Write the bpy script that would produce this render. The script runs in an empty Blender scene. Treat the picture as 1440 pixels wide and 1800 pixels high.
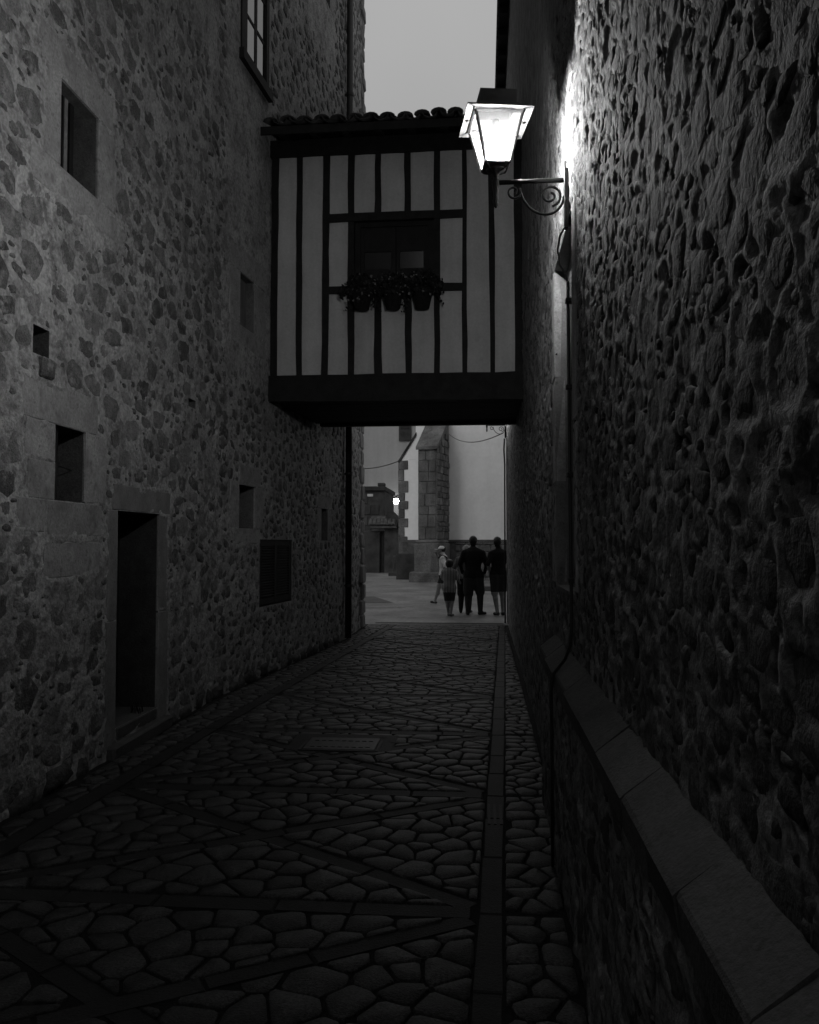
import bpy, bmesh, math, random
import numpy as np
from mathutils import Matrix, Vector

random.seed(7)
rng = np.random.default_rng(7)
sc = bpy.context.scene
COL = sc.collection
R = math.radians

# ------------------------------------------------------------------ camera
cam_d = bpy.data.cameras.new("camera")
cam = bpy.data.objects.new("camera", cam_d)
COL.objects.link(cam)
cam_d.sensor_fit = 'HORIZONTAL'
cam_d.sensor_width = 36.0
cam_d.lens = 36.0
cam_d.clip_start = 0.05
cam_d.clip_end = 2000
cam.location = (0, 0, 1.6)
YAW, PITCH = R(5.16), R(2.26)
cam.rotation_euler = (R(90) + PITCH, 0, YAW)
sc.camera = cam

# ------------------------------------------------------------------ sky, sun, exposure
w = bpy.data.worlds.new("World")
sc.world = w
w.use_nodes = True
nt = w.node_tree
nt.nodes.clear()
out = nt.nodes.new("ShaderNodeOutputWorld")
sky = nt.nodes.new("ShaderNodeTexSky")
sky.sky_type = 'NISHITA'
sky.sun_disc = False
sky.sun_elevation = R(6)
sky.sun_rotation = R(212)
sky.air_density = 1.0
sky.dust_density = 4.0
bw = nt.nodes.new("ShaderNodeRGBToBW")
nt.links.new(sky.outputs[0], bw.inputs[0])
bg1 = nt.nodes.new("ShaderNodeBackground")
bg1.inputs[1].default_value = 0.05
nt.links.new(bw.outputs[0], bg1.inputs[0])
# even cloud cover: a little brighter overhead than near the horizon
tc = nt.nodes.new("ShaderNodeTexCoord")
sep = nt.nodes.new("ShaderNodeSeparateXYZ")
nt.links.new(tc.outputs["Generated"], sep.inputs[0])
mr = nt.nodes.new("ShaderNodeMapRange")
mr.inputs[1].default_value = 0.0
mr.inputs[2].default_value = 1.0
mr.inputs[3].default_value = 0.27
mr.inputs[4].default_value = 0.50
nt.links.new(sep.outputs[2], mr.inputs[0])
bg2 = nt.nodes.new("ShaderNodeBackground")
bg2.inputs[1].default_value = 0.88
cn = nt.nodes.new("ShaderNodeTexNoise")
cn.inputs["Scale"].default_value = 2.6
cn.inputs["Detail"].default_value = 3
nt.links.new(tc.outputs["Generated"], cn.inputs["Vector"])
cm = nt.nodes.new("ShaderNodeMapRange")
for i_, q_ in enumerate((0.3, 0.7, 0.93, 1.07)):
    cm.inputs[i_ + 1].default_value = q_
nt.links.new(cn.outputs[0], cm.inputs[0])
cmul = nt.nodes.new("ShaderNodeMath")
cmul.operation = 'MULTIPLY'
nt.links.new(mr.outputs[0], cmul.inputs[0])
nt.links.new(cm.outputs[0], cmul.inputs[1])
nt.links.new(cmul.outputs[0], bg2.inputs[0])
add = nt.nodes.new("ShaderNodeAddShader")
nt.links.new(bg1.outputs[0], add.inputs[0])
nt.links.new(bg2.outputs[0], add.inputs[1])
nt.links.new(add.outputs[0], out.inputs[0])

sun_d = bpy.data.lights.new("sun", 'SUN')
sun_d.energy = 0.6
sun_d.angle = R(28)
sun = bpy.data.objects.new("sun", sun_d)
COL.objects.link(sun)
sun.location = (0, 0, 40)
sun.rotation_euler = Vector((0.32, 0.78, -0.54)).to_track_quat('-Z', 'Y').to_euler()

sc.view_settings.view_transform = 'Standard'
sc.view_settings.look = 'None'
sc.view_settings.exposure = 0.0
sc.view_settings.gamma = 1.0
sc.view_settings.use_curve_mapping = False
sc.cycles.use_denoising = True
sc.cycles.max_bounces = 5
sc.cycles.diffuse_bounces = 3
sc.cycles.glossy_bounces = 2
sc.cycles.adaptive_threshold = 0.02
sc.cycles.transparent_max_bounces = 16
sc.cycles.caustics_reflective = False
sc.cycles.caustics_refractive = False
sc.cycles.sample_clamp_indirect = 4.0
sc.cycles.use_light_tree = True

LAMP_POWER = 112.0

# ------------------------------------------------------------------ materials
MATS = {}


def mat(name, base, var=0.25, scale=6.0, rough=0.85, bump=0.3, bscale=60.0, spec=0.3,
        streak=0.0, speck=0.0, metallic=0.0, bdist=0.01, fine=0.0, rnd=0.0, smear=None):
    """grey procedural surface: base tone, blotches, specks, streaks, relief"""
    if name in MATS:
        return MATS[name]
    m = bpy.data.materials.new(name)
    m.use_nodes = True
    n = m.node_tree.nodes
    l = m.node_tree.links
    n.clear()
    o = n.new("ShaderNodeOutputMaterial")
    p = n.new("ShaderNodeBsdfPrincipled")
    l.new(p.outputs[0], o.inputs[0])
    p.inputs["Roughness"].default_value = rough
    p.inputs["Specular IOR Level"].default_value = spec
    p.inputs["Metallic"].default_value = metallic
    g = n.new("ShaderNodeNewGeometry")

    def noise(s, det=5, vec=None, rg=0.6):
        t = n.new("ShaderNodeTexNoise")
        t.inputs["Scale"].default_value = s
        t.inputs["Detail"].default_value = det
        t.inputs["Roughness"].default_value = rg
        l.new(vec or g.outputs["Position"], t.inputs["Vector"])
        return t.outputs[0]

    def math_(op, a, b):
        t = n.new("ShaderNodeMath")
        t.operation = op
        for i, v in enumerate((a, b)):
            if isinstance(v, (int, float)):
                t.inputs[i].default_value = v
            else:
                l.new(v, t.inputs[i])
        return t.outputs[0]

    def remap(v, a, b, c, d):
        t = n.new("ShaderNodeMapRange")
        for i, q in enumerate((a, b, c, d)):
            t.inputs[i + 1].default_value = q
        l.new(v, t.inputs[0])
        return t.outputs[0]

    val = remap(noise(scale, 3), 0.3, 0.7, base * (1 - var), base * (1 + var))
    if fine:
        val = math_('MULTIPLY', val, remap(noise(scale * 14, 2), 0.3, 0.7, 1 - fine, 1 + fine))
    if streak:
        mp = n.new("ShaderNodeMapping")
        mp.inputs["Scale"].default_value = (1, 1, 0.12)
        l.new(g.outputs["Position"], mp.inputs[0])
        val = math_('MULTIPLY', val, remap(noise(scale * 1.7, 5, mp.outputs[0]), 0.35, 0.65, 1 - streak, 1 + streak * 0.5))
    if speck:
        val = math_('MULTIPLY', val, remap(noise(scale * 5, 2, None, 0.7), 0.30, 0.42, 1 - speck, 1))
    if rnd:
        oi = n.new("ShaderNodeObjectInfo")
        val = math_('MULTIPLY', val, remap(oi.outputs["Random"], 0, 1, 1 - rnd, 1 + rnd))
    if smear:
        # patches of the other material worked over this one
        tone, sc_, lo, hi = smear
        k_ = remap(noise(sc_, 4, None, 0.7), lo, hi, 0, 1)
        o_ = remap(noise(sc_ * 2.3, 3), 0.3, 0.7, tone * 0.8, tone * 1.2)
        mx = n.new("ShaderNodeMix")
        l.new(k_, mx.inputs[0])
        l.new(val, mx.inputs[2])
        l.new(o_, mx.inputs[3])
        val = mx.outputs[0]
    cr = n.new("ShaderNodeCombineColor")
    for i in range(3):
        l.new(val, cr.inputs[i])
    l.new(cr.outputs[0], p.inputs["Base Color"])
    if bump:
        b = n.new("ShaderNodeBump")
        b.inputs["Strength"].default_value = bump
        b.inputs["Distance"].default_value = bdist
        l.new(noise(bscale, 3, None, 0.65), b.inputs["Height"])
        l.new(b.outputs[0], p.inputs["Normal"])
    MATS[name] = m
    return m


def plain(name, base, rough=0.8, spec=0.3, metallic=0.0):
    return mat(name, base, var=0.12, scale=25, rough=rough, bump=0.0, spec=spec, metallic=metallic)


def glow(name, strength):
    m = bpy.data.materials.new(name)
    m.use_nodes = True
    n = m.node_tree.nodes
    n.clear()
    o = n.new("ShaderNodeOutputMaterial")
    e = n.new("ShaderNodeEmission")
    e.inputs[1].default_value = strength
    m.node_tree.links.new(e.outputs[0], o.inputs[0])
    return m


def lantern_glass():
    m = bpy.data.materials.new("lantern_glass")
    m.use_nodes = True
    n = m.node_tree.nodes
    l = m.node_tree.links
    n.clear()
    o = n.new("ShaderNodeOutputMaterial")
    a = n.new("ShaderNodeBsdfTransparent")
    a.inputs[0].default_value = (0.95, 0.95, 0.95, 1)
    b = n.new("ShaderNodeBsdfTranslucent")
    b.inputs[0].default_value = (0.9, 0.9, 0.9, 1)
    x = n.new("ShaderNodeMixShader")
    x.inputs[0].default_value = 0.022
    l.new(a.outputs[0], x.inputs[1])
    l.new(b.outputs[0], x.inputs[2])
    l.new(x.outputs[0], o.inputs[0])
    return m


def window_glass(name="window_glass", ior=2.6, rough=0.05):
    m = bpy.data.materials.new(name)
    m.use_nodes = True
    p = m.node_tree.nodes["Principled BSDF"]
    p.inputs["Base Color"].default_value = (0.02, 0.02, 0.02, 1)
    p.inputs["Roughness"].default_value = rough
    p.inputs["Specular IOR Level"].default_value = 0.5
    p.inputs["IOR"].default_value = ior
    return m


M_MORTAR_L = mat("lime_mortar", 0.35, var=0.28, scale=2.4, bump=0.9, bscale=38, speck=0.45, fine=0.3, bdist=0.018, smear=(0.15, 8.0, 0.51, 0.66))
M_STONE_L = mat("rubble_stone", 0.14, var=0.45, scale=7.0, bump=0.9, bscale=34, speck=0.4, fine=0.38, bdist=0.02, rnd=0.38, smear=(0.27, 11.0, 0.51, 0.66))
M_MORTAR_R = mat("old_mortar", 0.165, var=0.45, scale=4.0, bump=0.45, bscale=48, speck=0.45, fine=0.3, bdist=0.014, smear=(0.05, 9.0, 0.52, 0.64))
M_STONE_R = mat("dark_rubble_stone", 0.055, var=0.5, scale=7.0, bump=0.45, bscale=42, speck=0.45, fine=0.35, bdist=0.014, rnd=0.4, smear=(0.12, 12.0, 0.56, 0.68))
M_STONE_D = mat("footing_stone", 0.06, var=0.5, scale=7.0, bump=0.8, bscale=40, fine=0.3, speck=0.4, bdist=0.016, rnd=0.3)
M_DRESSED = mat("dressed_stone", 0.31, var=0.22, scale=4.0, bump=0.6, bscale=45, speck=0.35, fine=0.22, rnd=0.08, smear=(0.17, 7.0, 0.54, 0.70))
M_DRESSED_D = mat("weathered_dressed_stone", 0.205, var=0.2, scale=5.0, bump=0.4, bscale=70, speck=0.3, fine=0.12)
M_COPING = mat("coping_stone", 0.072, var=0.2, scale=6.0, bump=0.5, bscale=70, speck=0.3, fine=0.18, rnd=0.12)
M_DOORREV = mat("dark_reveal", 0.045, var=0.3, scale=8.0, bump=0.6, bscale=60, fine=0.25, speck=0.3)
M_REVEAL = mat("grey_reveal", 0.11, var=0.3, scale=8.0, bump=0.6, bscale=60, fine=0.25, speck=0.3)  # darker stone tone for the inside faces of openings
M_RENDER = mat("grey_render", 0.18, var=0.18, scale=2.0, bump=0.3, bscale=50, streak=0.35, speck=0.15, fine=0.1)
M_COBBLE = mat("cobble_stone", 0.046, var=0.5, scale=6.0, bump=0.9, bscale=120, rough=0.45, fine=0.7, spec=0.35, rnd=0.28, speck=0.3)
M_BAND = mat("dark_paving_stone", 0.016, var=0.3, scale=6.0, bump=0.5, bscale=90, rough=0.6, fine=0.25, rnd=0.15)
M_JOINT = mat("dark_joint_soil", 0.008, var=0.3, scale=8.0, bump=0.6, bscale=70, rough=0.95)
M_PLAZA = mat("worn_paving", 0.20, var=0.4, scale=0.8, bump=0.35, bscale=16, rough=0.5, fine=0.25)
M_PLAZA_D = mat("dark_paving", 0.075, var=0.2, scale=1.5, bump=0.3, bscale=20, rough=0.6)
M_TIMBER = mat("black_timber", 0.012, var=0.4, scale=9.0, bump=0.5, bscale=60, rough=0.7, spec=0.2)
M_PLASTER = mat("white_plaster", 0.44, var=0.08, scale=2.5, bump=0.3, bscale=30, fine=0.06, speck=0.06, streak=0.14)
M_TILE = mat("clay_tile", 0.06, var=0.45, scale=8.0, bump=0.5, bscale=60, speck=0.3)
M_IRON = mat("black_iron", 0.015, var=0.3, scale=30, bump=0.25, bscale=140, rough=0.55, spec=0.4)
M_LAMP_METAL = mat("grey_painted_metal", 0.035, var=0.35, scale=18, bump=0.3, bscale=120, rough=0.6, spec=0.3)
M_CABLE = plain("black_cable", 0.015, 0.45, 0.5)
M_DARKWOOD = mat("dark_door_wood", 0.012, var=0.3, scale=10, bump=0.4, bscale=60, rough=0.7)
M_CURTAIN = mat("net_curtain", 0.28, var=0.08, scale=8, bump=0.2, bscale=80)
M_LEAF = mat("leaf", 0.011, var=0.5, scale=30, bump=0, rough=0.6)
M_PETAL = mat("petal", 0.14, var=0.3, scale=30, bump=0, rough=0.7)
M_POT = mat("terracotta", 0.01, var=0.2, scale=20, bump=0.2, bscale=90)
M_CHURCH = mat("church_render", 0.78, var=0.06, scale=0.5, bump=0.1, bscale=10, streak=0.06, fine=0.04)
M_HOUSE = mat("house_render", 0.27, var=0.07, scale=0.5, bump=0.1, bscale=10, streak=0.15, fine=0.04)
M_ASHLAR = mat("old_ashlar", 0.125, var=0.4, scale=1.6, bump=0.6, bscale=18, speck=0.3, streak=0.3, fine=0.2, bdist=0.03, rnd=0.2)
M_RUBFAR = mat("far_rubble", 0.12, var=0.5, scale=3.5, bump=0.6, bscale=14, fine=0.25, bdist=0.03, rnd=0.3)
M_JOINTFAR = mat("far_mortar", 0.10, var=0.3, scale=3.0, bump=0.3, bscale=14)
M_DARKHOUSE = mat("sooty_stone", 0.035, var=0.5, scale=2.0, bump=0.5, bscale=14, bdist=0.03, rnd=0.2)
M_COVER = mat("worn_steel_cover", 0.07, var=0.3, scale=20, bump=0.3, bscale=120, rough=0.42, metallic=0.6)
M_GLASS = window_glass()
M_GLASS_OLD = window_glass("old_glass", 1.52, 0.12)
M_LGLASS = lantern_glass()
M_BULB = glow("lit_bulb", LAMP_POWER / (math.pi * 4 * math.pi * 0.04 ** 2))

# ------------------------------------------------------------------ object helpers


def tag(o, label=None, cat=None, group=None, kind=None):
    if label:
        o["label"] = label
    if cat:
        o["category"] = cat
    if group:
        o["group"] = group
    if kind:
        o["kind"] = kind
    return o


def thing(name, loc, label, cat, group=None):
    o = bpy.data.objects.new(name, None)
    o.empty_display_size = 0.2
    o.location = loc
    COL.objects.link(o)
    return tag(o, label, cat, group)


def link(name, me, m, parent=None):
    o = bpy.data.objects.new(name, me)
    COL.objects.link(o)
    if m is not None and len(me.materials) == 0:
        me.materials.append(m)
    if parent is not None:
        o.parent = parent
        if parent.parent is None and parent.type == 'EMPTY':
            o.matrix_parent_inverse = Matrix.Translation(-Vector(parent.location))
    return o


def mesh_np(name, V, F, smooth=False):
    """V (n,3) array, F (m,k) int array with k 3 or 4"""
    V = np.asarray(V, dtype=np.float32)
    F = np.asarray(F, dtype=np.int32)
    me = bpy.data.meshes.new(name)
    me.vertices.add(len(V))
    me.vertices.foreach_set("co", V.ravel())
    k = F.shape[1]
    me.loops.add(F.size)
    me.loops.foreach_set("vertex_index", F.ravel())
    me.polygons.add(len(F))
    me.polygons.foreach_set("loop_start", np.arange(0, F.size, k, dtype=np.int32))
    if smooth:
        me.polygons.foreach_set("use_smooth", np.ones(len(F), dtype=bool))
    me.update(calc_edges=True)
    return me


class MB:
    """collects shapes of one part"""

    def __init__(self):
        self.v = []
        self.f = []

    def add(self, vs, fs):
        b = len(self.v)
        self.v += [tuple(p) for p in vs]
        self.f += [tuple(b + i for i in f) for f in fs]
        return self

    def box(self, a, b, ch=0.0, jit=0.0):
        x0, y0, z0 = a
        x1, y1, z1 = b
        if ch <= 0:
            vs = [(x, y, z) for x in (x0, x1) for y in (y0, y1) for z in (z0, z1)]
            fs = [(0, 1, 3, 2), (4, 6, 7, 5), (0, 4, 5, 1), (2, 3, 7, 6), (0, 2, 6, 4), (1, 5, 7, 3)]
        else:
            bm = bmesh.new()
            bmesh.ops.create_cube(bm, size=1.0)
            for v in bm.verts:
                v.co = ((x0 + x1) / 2 + v.co.x * (x1 - x0), (y0 + y1) / 2 + v.co.y * (y1 - y0), (z0 + z1) / 2 + v.co.z * (z1 - z0))
            if jit:
                for v in bm.verts:
                    v.co += Vector([random.uniform(-jit, jit) for _ in range(3)])
            bmesh.ops.bevel(bm, geom=bm.edges[:], offset=ch, segments=1, affect='EDGES')
            bm.verts.index_update()
            vs = [tuple(v.co) for v in bm.verts]
            fs = [tuple(v.index for v in f.verts) for f in bm.faces]
            bm.free()
        return self.add(vs, fs)

    def tube(self, pts, r, n=8, cap=True):
        pts = [Vector(p) for p in pts]
        rs = r if isinstance(r, (list, tuple)) else [r] * len(pts)
        b = len(self.v)
        up = None
        for i, p in enumerate(pts):
            t = (pts[min(i + 1, len(pts) - 1)] - pts[max(i - 1, 0)]).normalized()
            if up is None:
                up = Vector((0, 0, 1)) if abs(t.z) < 0.9 else Vector((1, 0, 0))
            s = t.cross(up).normalized()
            up = s.cross(t).normalized()
            for k in range(n):
                a = 2 * math.pi * k / n
                self.v.append(tuple(p + s * math.cos(a) * rs[i] + up * math.sin(a) * rs[i]))
        for i in range(len(pts) - 1):
            for k in range(n):
                self.f.append((b + i * n + k, b + i * n + (k + 1) % n, b + (i + 1) * n + (k + 1) % n, b + (i + 1) * n + k))
        if cap:
            self.f.append(tuple(b + k for k in range(n))[::-1])
            e = b + (len(pts) - 1) * n
            self.f.append(tuple(e + k for k in range(n)))
        return self

    def lathe(self, prof, c=(0, 0, 0), n=16):
        b = len(self.v)
        for r, z in prof:
            for k in range(n):
                a = 2 * math.pi * k / n
                self.v.append((c[0] + r * math.cos(a), c[1] + r * math.sin(a), c[2] + z))
        for i in range(len(prof) - 1):
            for k in range(n):
                self.f.append((b + i * n + k, b + i * n + (k + 1) % n, b + (i + 1) * n + (k + 1) % n, b + (i + 1) * n + k))
        self.f.append(tuple(b + k for k in range(n))[::-1])
        e = b + (len(prof) - 1) * n
        self.f.append(tuple(e + k for k in range(n)))
        return self

    def prism(self, poly, axis, a, b):
        """poly of 2D points extruded along axis ('x','y','z') from a to b"""
        def P(p, t):
            return {'x': (t, p[0], p[1]), 'y': (p[0], t, p[1]), 'z': (p[0], p[1], t)}[axis]
        n = len(poly)
        vs = [P(p, a) for p in poly] + [P(p, b) for p in poly]
        fs = [tuple(range(n))[::-1], tuple(range(n, 2 * n))]
        fs += [(i, (i + 1) % n, n + (i + 1) % n, n + i) for i in range(n)]
        return self.add(vs, fs)

    def mesh(self, name, smooth=False):
        me = bpy.data.meshes.new(name)
        me.from_pydata(self.v, [], self.f)
        bm = bmesh.new()
        bm.from_mesh(me)
        bmesh.ops.recalc_face_normals(bm, faces=bm.faces[:])
        bm.to_mesh(me)
        bm.free()
        if smooth:
            me.polygons.foreach_set("use_smooth", [True] * len(me.polygons))
        me.update()
        return me

    def build(self, name, m, parent=None, smooth=False):
        return link(name, self.mesh(name, smooth), m, parent)


def box_part(name, a, b, m, parent, ch=0.0, jit=0.0):
    return MB().box(a, b, ch, jit).build(name, m, parent)


# ------------------------------------------------------------------ noise


def _hash(i, j, s):
    h = (i.astype(np.int64) * 374761393 + j.astype(np.int64) * 668265263 + s * 974634711) & 0xFFFFFFFF
    h = ((h ^ (h >> 13)) * 1274126177) & 0xFFFFFFFF
    return ((h ^ (h >> 16)) & 0xFFFF) / 65535.0


def vnoise(x, y, s=0):
    i = np.floor(x)
    j = np.floor(y)
    u = x - i
    v = y - j
    u = u * u * (3 - 2 * u)
    v = v * v * (3 - 2 * v)
    return (_hash(i, j, s) * (1 - u) + _hash(i + 1, j, s) * u) * (1 - v) + (_hash(i, j + 1, s) * (1 - u) + _hash(i + 1, j + 1, s) * u) * v


def fbm(x, y, s=0, o=4, g=0.5):
    t = 0.0
    a = 1.0
    n = 0.0
    for k in range(o):
        t = t + a * (vnoise(x, y, s + k * 17) - 0.5)
        n += a
        x = x * 2.03 + 5.1
        y = y * 2.03 + 1.7
        a *= g
    return t / n * 2


def sstep(a, b, x):
    t = np.clip((x - a) / (b - a), 0, 1)
    return t * t * (3 - 2 * t)


def rect_dist(Y, Z, r):
    y0, y1, z0, z1 = r
    dy = np.maximum(np.maximum(y0 - Y, Y - y1), 0)
    dz = np.maximum(np.maximum(z0 - Z, Z - z1), 0)
    return np.hypot(dy, dz)


# ------------------------------------------------------------------ rubble walls


def left_x(Y):
    return np.interp(Y, [-20, 8.4, 13.6, 40], [-2.8, -2.8, -2.36, -2.36])


RIGHT_X = 0.45


def right_x(Y):
    return np.interp(Y, [-20, 5.4, 10, 40], [RIGHT_X, RIGHT_X, 0.485, 0.485])


def plinth_x(Y):
    return np.interp(Y, [-20, 40], [0.36, 0.36])


def graded(segs):
    out = []
    for a, b, st in segs:
        n = max(1, int(round((b - a) / st)))
        out.append(np.linspace(a, b, n, endpoint=False))
    out.append(np.array([segs[-1][1]]))
    return np.concatenate(out)


def snap(L, vals):
    L = L.copy()
    for v in vals:
        if L[0] < v < L[-1]:
            L[np.argmin(np.abs(L - v))] = v
    return np.unique(L)


def scatter_stones(y0, y1, z0, z1, n, amin, amax, avoid, aspect=(0.55, 0.95), gap=0.02, keep=None, cell=0.35):
    """dart throwing, large stones first; returns (y,z,a,b,rot)"""
    st = []
    gridd = {}
    sizes = np.sort(amin + (amax - amin) * rng.random(n) ** 1.8)[::-1]
    for a in sizes:
        b = a * rng.uniform(*aspect)
        for _ in range(9):
            y = rng.uniform(y0, y1)
            z = rng.uniform(z0, z1)
            if keep is not None and not keep(y, z, a):
                continue
            if any((r[0] - a * .9 < y < r[1] + a * .9) and (r[2] - b * .9 < z < r[3] + b * .9) for r in avoid):
                continue
            ci, cj = int(y // cell), int(z // cell)
            ok = True
            for i in (-1, 0, 1):
                for j in (-1, 0, 1):
                    for (yy, zz, aa, bb, _r) in gridd.get((ci + i, cj + j), ()):
                        if ((y - yy) / (a + aa + gap)) ** 2 + ((z - zz) / (b + bb + gap)) ** 2 < 1:
                            ok = False
                            break
                    if not ok:
                        break
                if not ok:
                    break
            if ok:
                s = (y, z, a, b, rng.normal(0, 0.22))
                gridd.setdefault((ci, cj), []).append(s)
                st.append(s)
                break
    return st


def stone_variants(n=14, k=10):
    """unit stones: irregular outline, domed top, sunk skirt (50 triangles each)"""
    out = []
    for q in range(n):
        ang = np.linspace(0, 2 * np.pi, k, endpoint=False) + rng.uniform(-.18, .18, k)
        rad = rng.uniform(0.66, 1.18, k)
        sq = 1 / np.maximum(np.abs(np.cos(ang)), np.abs(np.sin(ang)))
        rad = rad * (0.72 + 0.28 * np.minimum(sq, 1.35))
        o = np.c_[np.cos(ang) * rad, np.sin(ang) * rad]
        V = np.zeros((2 * k + k + 1, 3))
        V[:k, :2] = o * 1.02
        V[:k, 2] = -1.5
        V[k:2 * k, :2] = o * 0.93
        V[k:2 * k, 2] = rng.uniform(-.25, .25, k)
        V[2 * k:3 * k, :2] = o * 0.55
        V[2 * k:3 * k, 2] = rng.uniform(0.35, 0.95, k)
        V[3 * k] = (rng.uniform(-.15, .15), rng.uniform(-.15, .15), rng.uniform(0.5, 1.0))
        F = []
        for i in range(k):
            j = (i + 1) % k
            for a, b in ((0, k), (k, 2 * k)):
                F += [(a + i, a + j, b + j), (a + i, b + j, b + i)]
            F.append((2 * k + i, 2 * k + j, 3 * k))
        out.append((V, np.array(F)))
    return out


VAR = stone_variants()


def place_stones(stones, xf, side, matl, parent, score, lift, thick, limit=300):
    """side +1: wall faces +x, -1: faces -x. The 300 that show largest are parts, the rest one part"""
    key = sorted(range(len(stones)), key=lambda i: -score(stones[i]))
    big = key[:limit]
    rest = key[limit:]
    meshes = []
    for q, (V, F) in enumerate(VAR):
        me = mesh_np("stone", V, F, smooth=True)
        me.materials.append(matl)
        meshes.append(me)

    def mtx(s):
        y, z, a, b, r = s
        x = float(xf(y)) + side * ((lift(y) if callable(lift) else lift) + random.uniform(-.003, .004))
        t = thick * random.uniform(.7, 1.3)
        c, sn = math.cos(r), math.sin(r)
        # columns: local u, v, w in world
        u = Vector((0, side * c * a, sn * a))
        v = Vector((0, -side * sn * b, c * b))
        ww = Vector((side * t, 0, 0))
        return Matrix(((u.x, v.x, ww.x, x), (u.y, v.y, ww.y, y), (u.z, v.z, ww.z, z), (0, 0, 0, 1)))
    for i in big:
        q = random.randrange(len(VAR))
        o = bpy.data.objects.new("stone", meshes[q])
        COL.objects.link(o)
        o.parent = parent
        o.matrix_local = mtx(stones[i])
    if rest:
        Vs, Fs, b = [], [], 0
        for i in rest:
            V, F = VAR[random.randrange(len(VAR))]
            Mx = np.array(mtx(stones[i]))
            Vs.append(V @ Mx[:3, :3].T + Mx[:3, 3])
            Fs.append(F + b)
            b += len(V)
        me = mesh_np("rubble_stones", np.concatenate(Vs), np.concatenate(Fs), smooth=True)
        o = link("rubble_stones", me, matl, parent)
        o["kind"] = "stuff"


def wall_sheet(name, Ys, Zs, xf, side, amp, holes, flat, stones, pit, smooth_zones, matl, parent, seed, cav=(), wts=(1.1, .9, .6, .22, .45), calm=0.0):
    Ys = snap(Ys, [v for h in holes for v in h[:2]])
    Zs = snap(Zs, [v for h in holes for v in h[2:]])
    Y, Z = np.meshgrid(Ys, Zs, indexing='ij')
    wy = Y + 0.05 * fbm(Y * 6, Z * 6, seed + 91, 3)
    wz = Z + 0.05 * fbm(Y * 6, Z * 6, seed + 57, 3)
    h = amp * (wts[0] * fbm(wy * 2.2, wz * 2.6, seed, 3) + wts[1] * fbm(wy * 8, wz * 8, seed + 3, 3) + wts[2] * fbm(wy * 26, wz * 26, seed + 5, 3) + wts[3] * fbm(wy * 62, wz * 62, seed + 6, 2))
    # torn edges of trowelled mortar
    rdg = 1 - np.abs(fbm(wy * 11, wz * 9, seed + 8, 3)) * 2.2
    h += amp * wts[4] * np.clip(rdg, 0, 1) * sstep(0.0, .5, fbm(Y * 2.5, Z * 2.5, seed + 11, 2) + .3)
    P = np.zeros_like(h)
    for (y, z, a, b, r) in stones:
        m_ = max(a, b) * 1.5
        i0, i1 = np.searchsorted(Ys, (y - m_, y + m_))
        j0, j1 = np.searchsorted(Zs, (z - m_, z + m_))
        if i1 <= i0 or j1 <= j0:
            continue
        yy = wy[i0:i1, j0:j1] - y
        zz = wz[i0:i1, j0:j1] - z
        c, s = math.cos(r), math.sin(r)
        rr = np.sqrt(((yy * c + zz * s) / a) ** 2 + ((-yy * s + zz * c) / b) ** 2)
        P[i0:i1, j0:j1] = np.maximum(P[i0:i1, j0:j1], 1 - sstep(0.78, 1.12, rr))
    h = h * (1 - calm * P) - (pit(Y) if callable(pit) else pit) * P
    for (y, z, a, b, r) in cav:
        m_ = max(a, b) * 1.6
        i0, i1 = np.searchsorted(Ys, (y - m_, y + m_))
        j0, j1 = np.searchsorted(Zs, (z - m_, z + m_))
        if i1 <= i0 or j1 <= j0:
            continue
        yy = wy[i0:i1, j0:j1] - y
        zz = wz[i0:i1, j0:j1] - z
        rr = np.sqrt((yy / a) ** 2 + (zz / b) ** 2)
        h[i0:i1, j0:j1] -= r * (1 - sstep(0.5, 1.15, rr))
    for (y0, y1, z0, z1, k) in smooth_zones:
        d = rect_dist(Y, Z, (y0, y1, z0, z1))
        h *= k + (1 - k) * sstep(0, .15, d)
    for r in flat:
        q = (r[0] + .022, r[1] - .022, r[2] + .022, r[3] - .022)
        d = rect_dist(wy + .012 * fbm(Y * 30, Z * 30, seed + 77, 2), wz, q)
        t = sstep(0, .016, d)
        h = (h + .003 * (1 - sstep(.02, .06, d))) * t - 0.006 * (1 - t)
    for r in holes:
        d = rect_dist(Y, Z, r)
        h = h * sstep(0, .05, d)
    V = np.stack([xf(Y) + side * h, Y, Z], -1).reshape(-1, 3)
    ny, nz = len(Ys), len(Zs)
    yc = (Ys[:-1] + Ys[1:]) / 2
    zc = (Zs[:-1] + Zs[1:]) / 2
    keep = np.ones((ny - 1, nz - 1), bool)
    for (y0, y1, z0, z1) in holes:
        keep &= ~(((yc > y0) & (yc < y1))[:, None] & ((zc > z0) & (zc < z1))[None, :])
    I, J = np.nonzero(keep)
    a = I * nz + J
    F = np.c_[a, a + nz, a + nz + 1, a + 1] if side > 0 else np.c_[a, a + 1, a + nz + 1, a + nz]
    me = mesh_np(name, V, F, smooth=True)
    return link(name, me, matl, parent)


def cavities(n, y0, y1, z0, z1, avoid, amax=.05):
    out = []
    for _ in range(n):
        y, z = rng.uniform(y0, y1), rng.uniform(z0, z1)
        if any(r[0] - .05 < y < r[1] + .05 and r[2] - .05 < z < r[3] + .05 for r in avoid):
            continue
        out.append((y, z, rng.uniform(.014, amax), rng.uniform(.009, .022), rng.uniform(.02, .045)))
    return out


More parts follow.
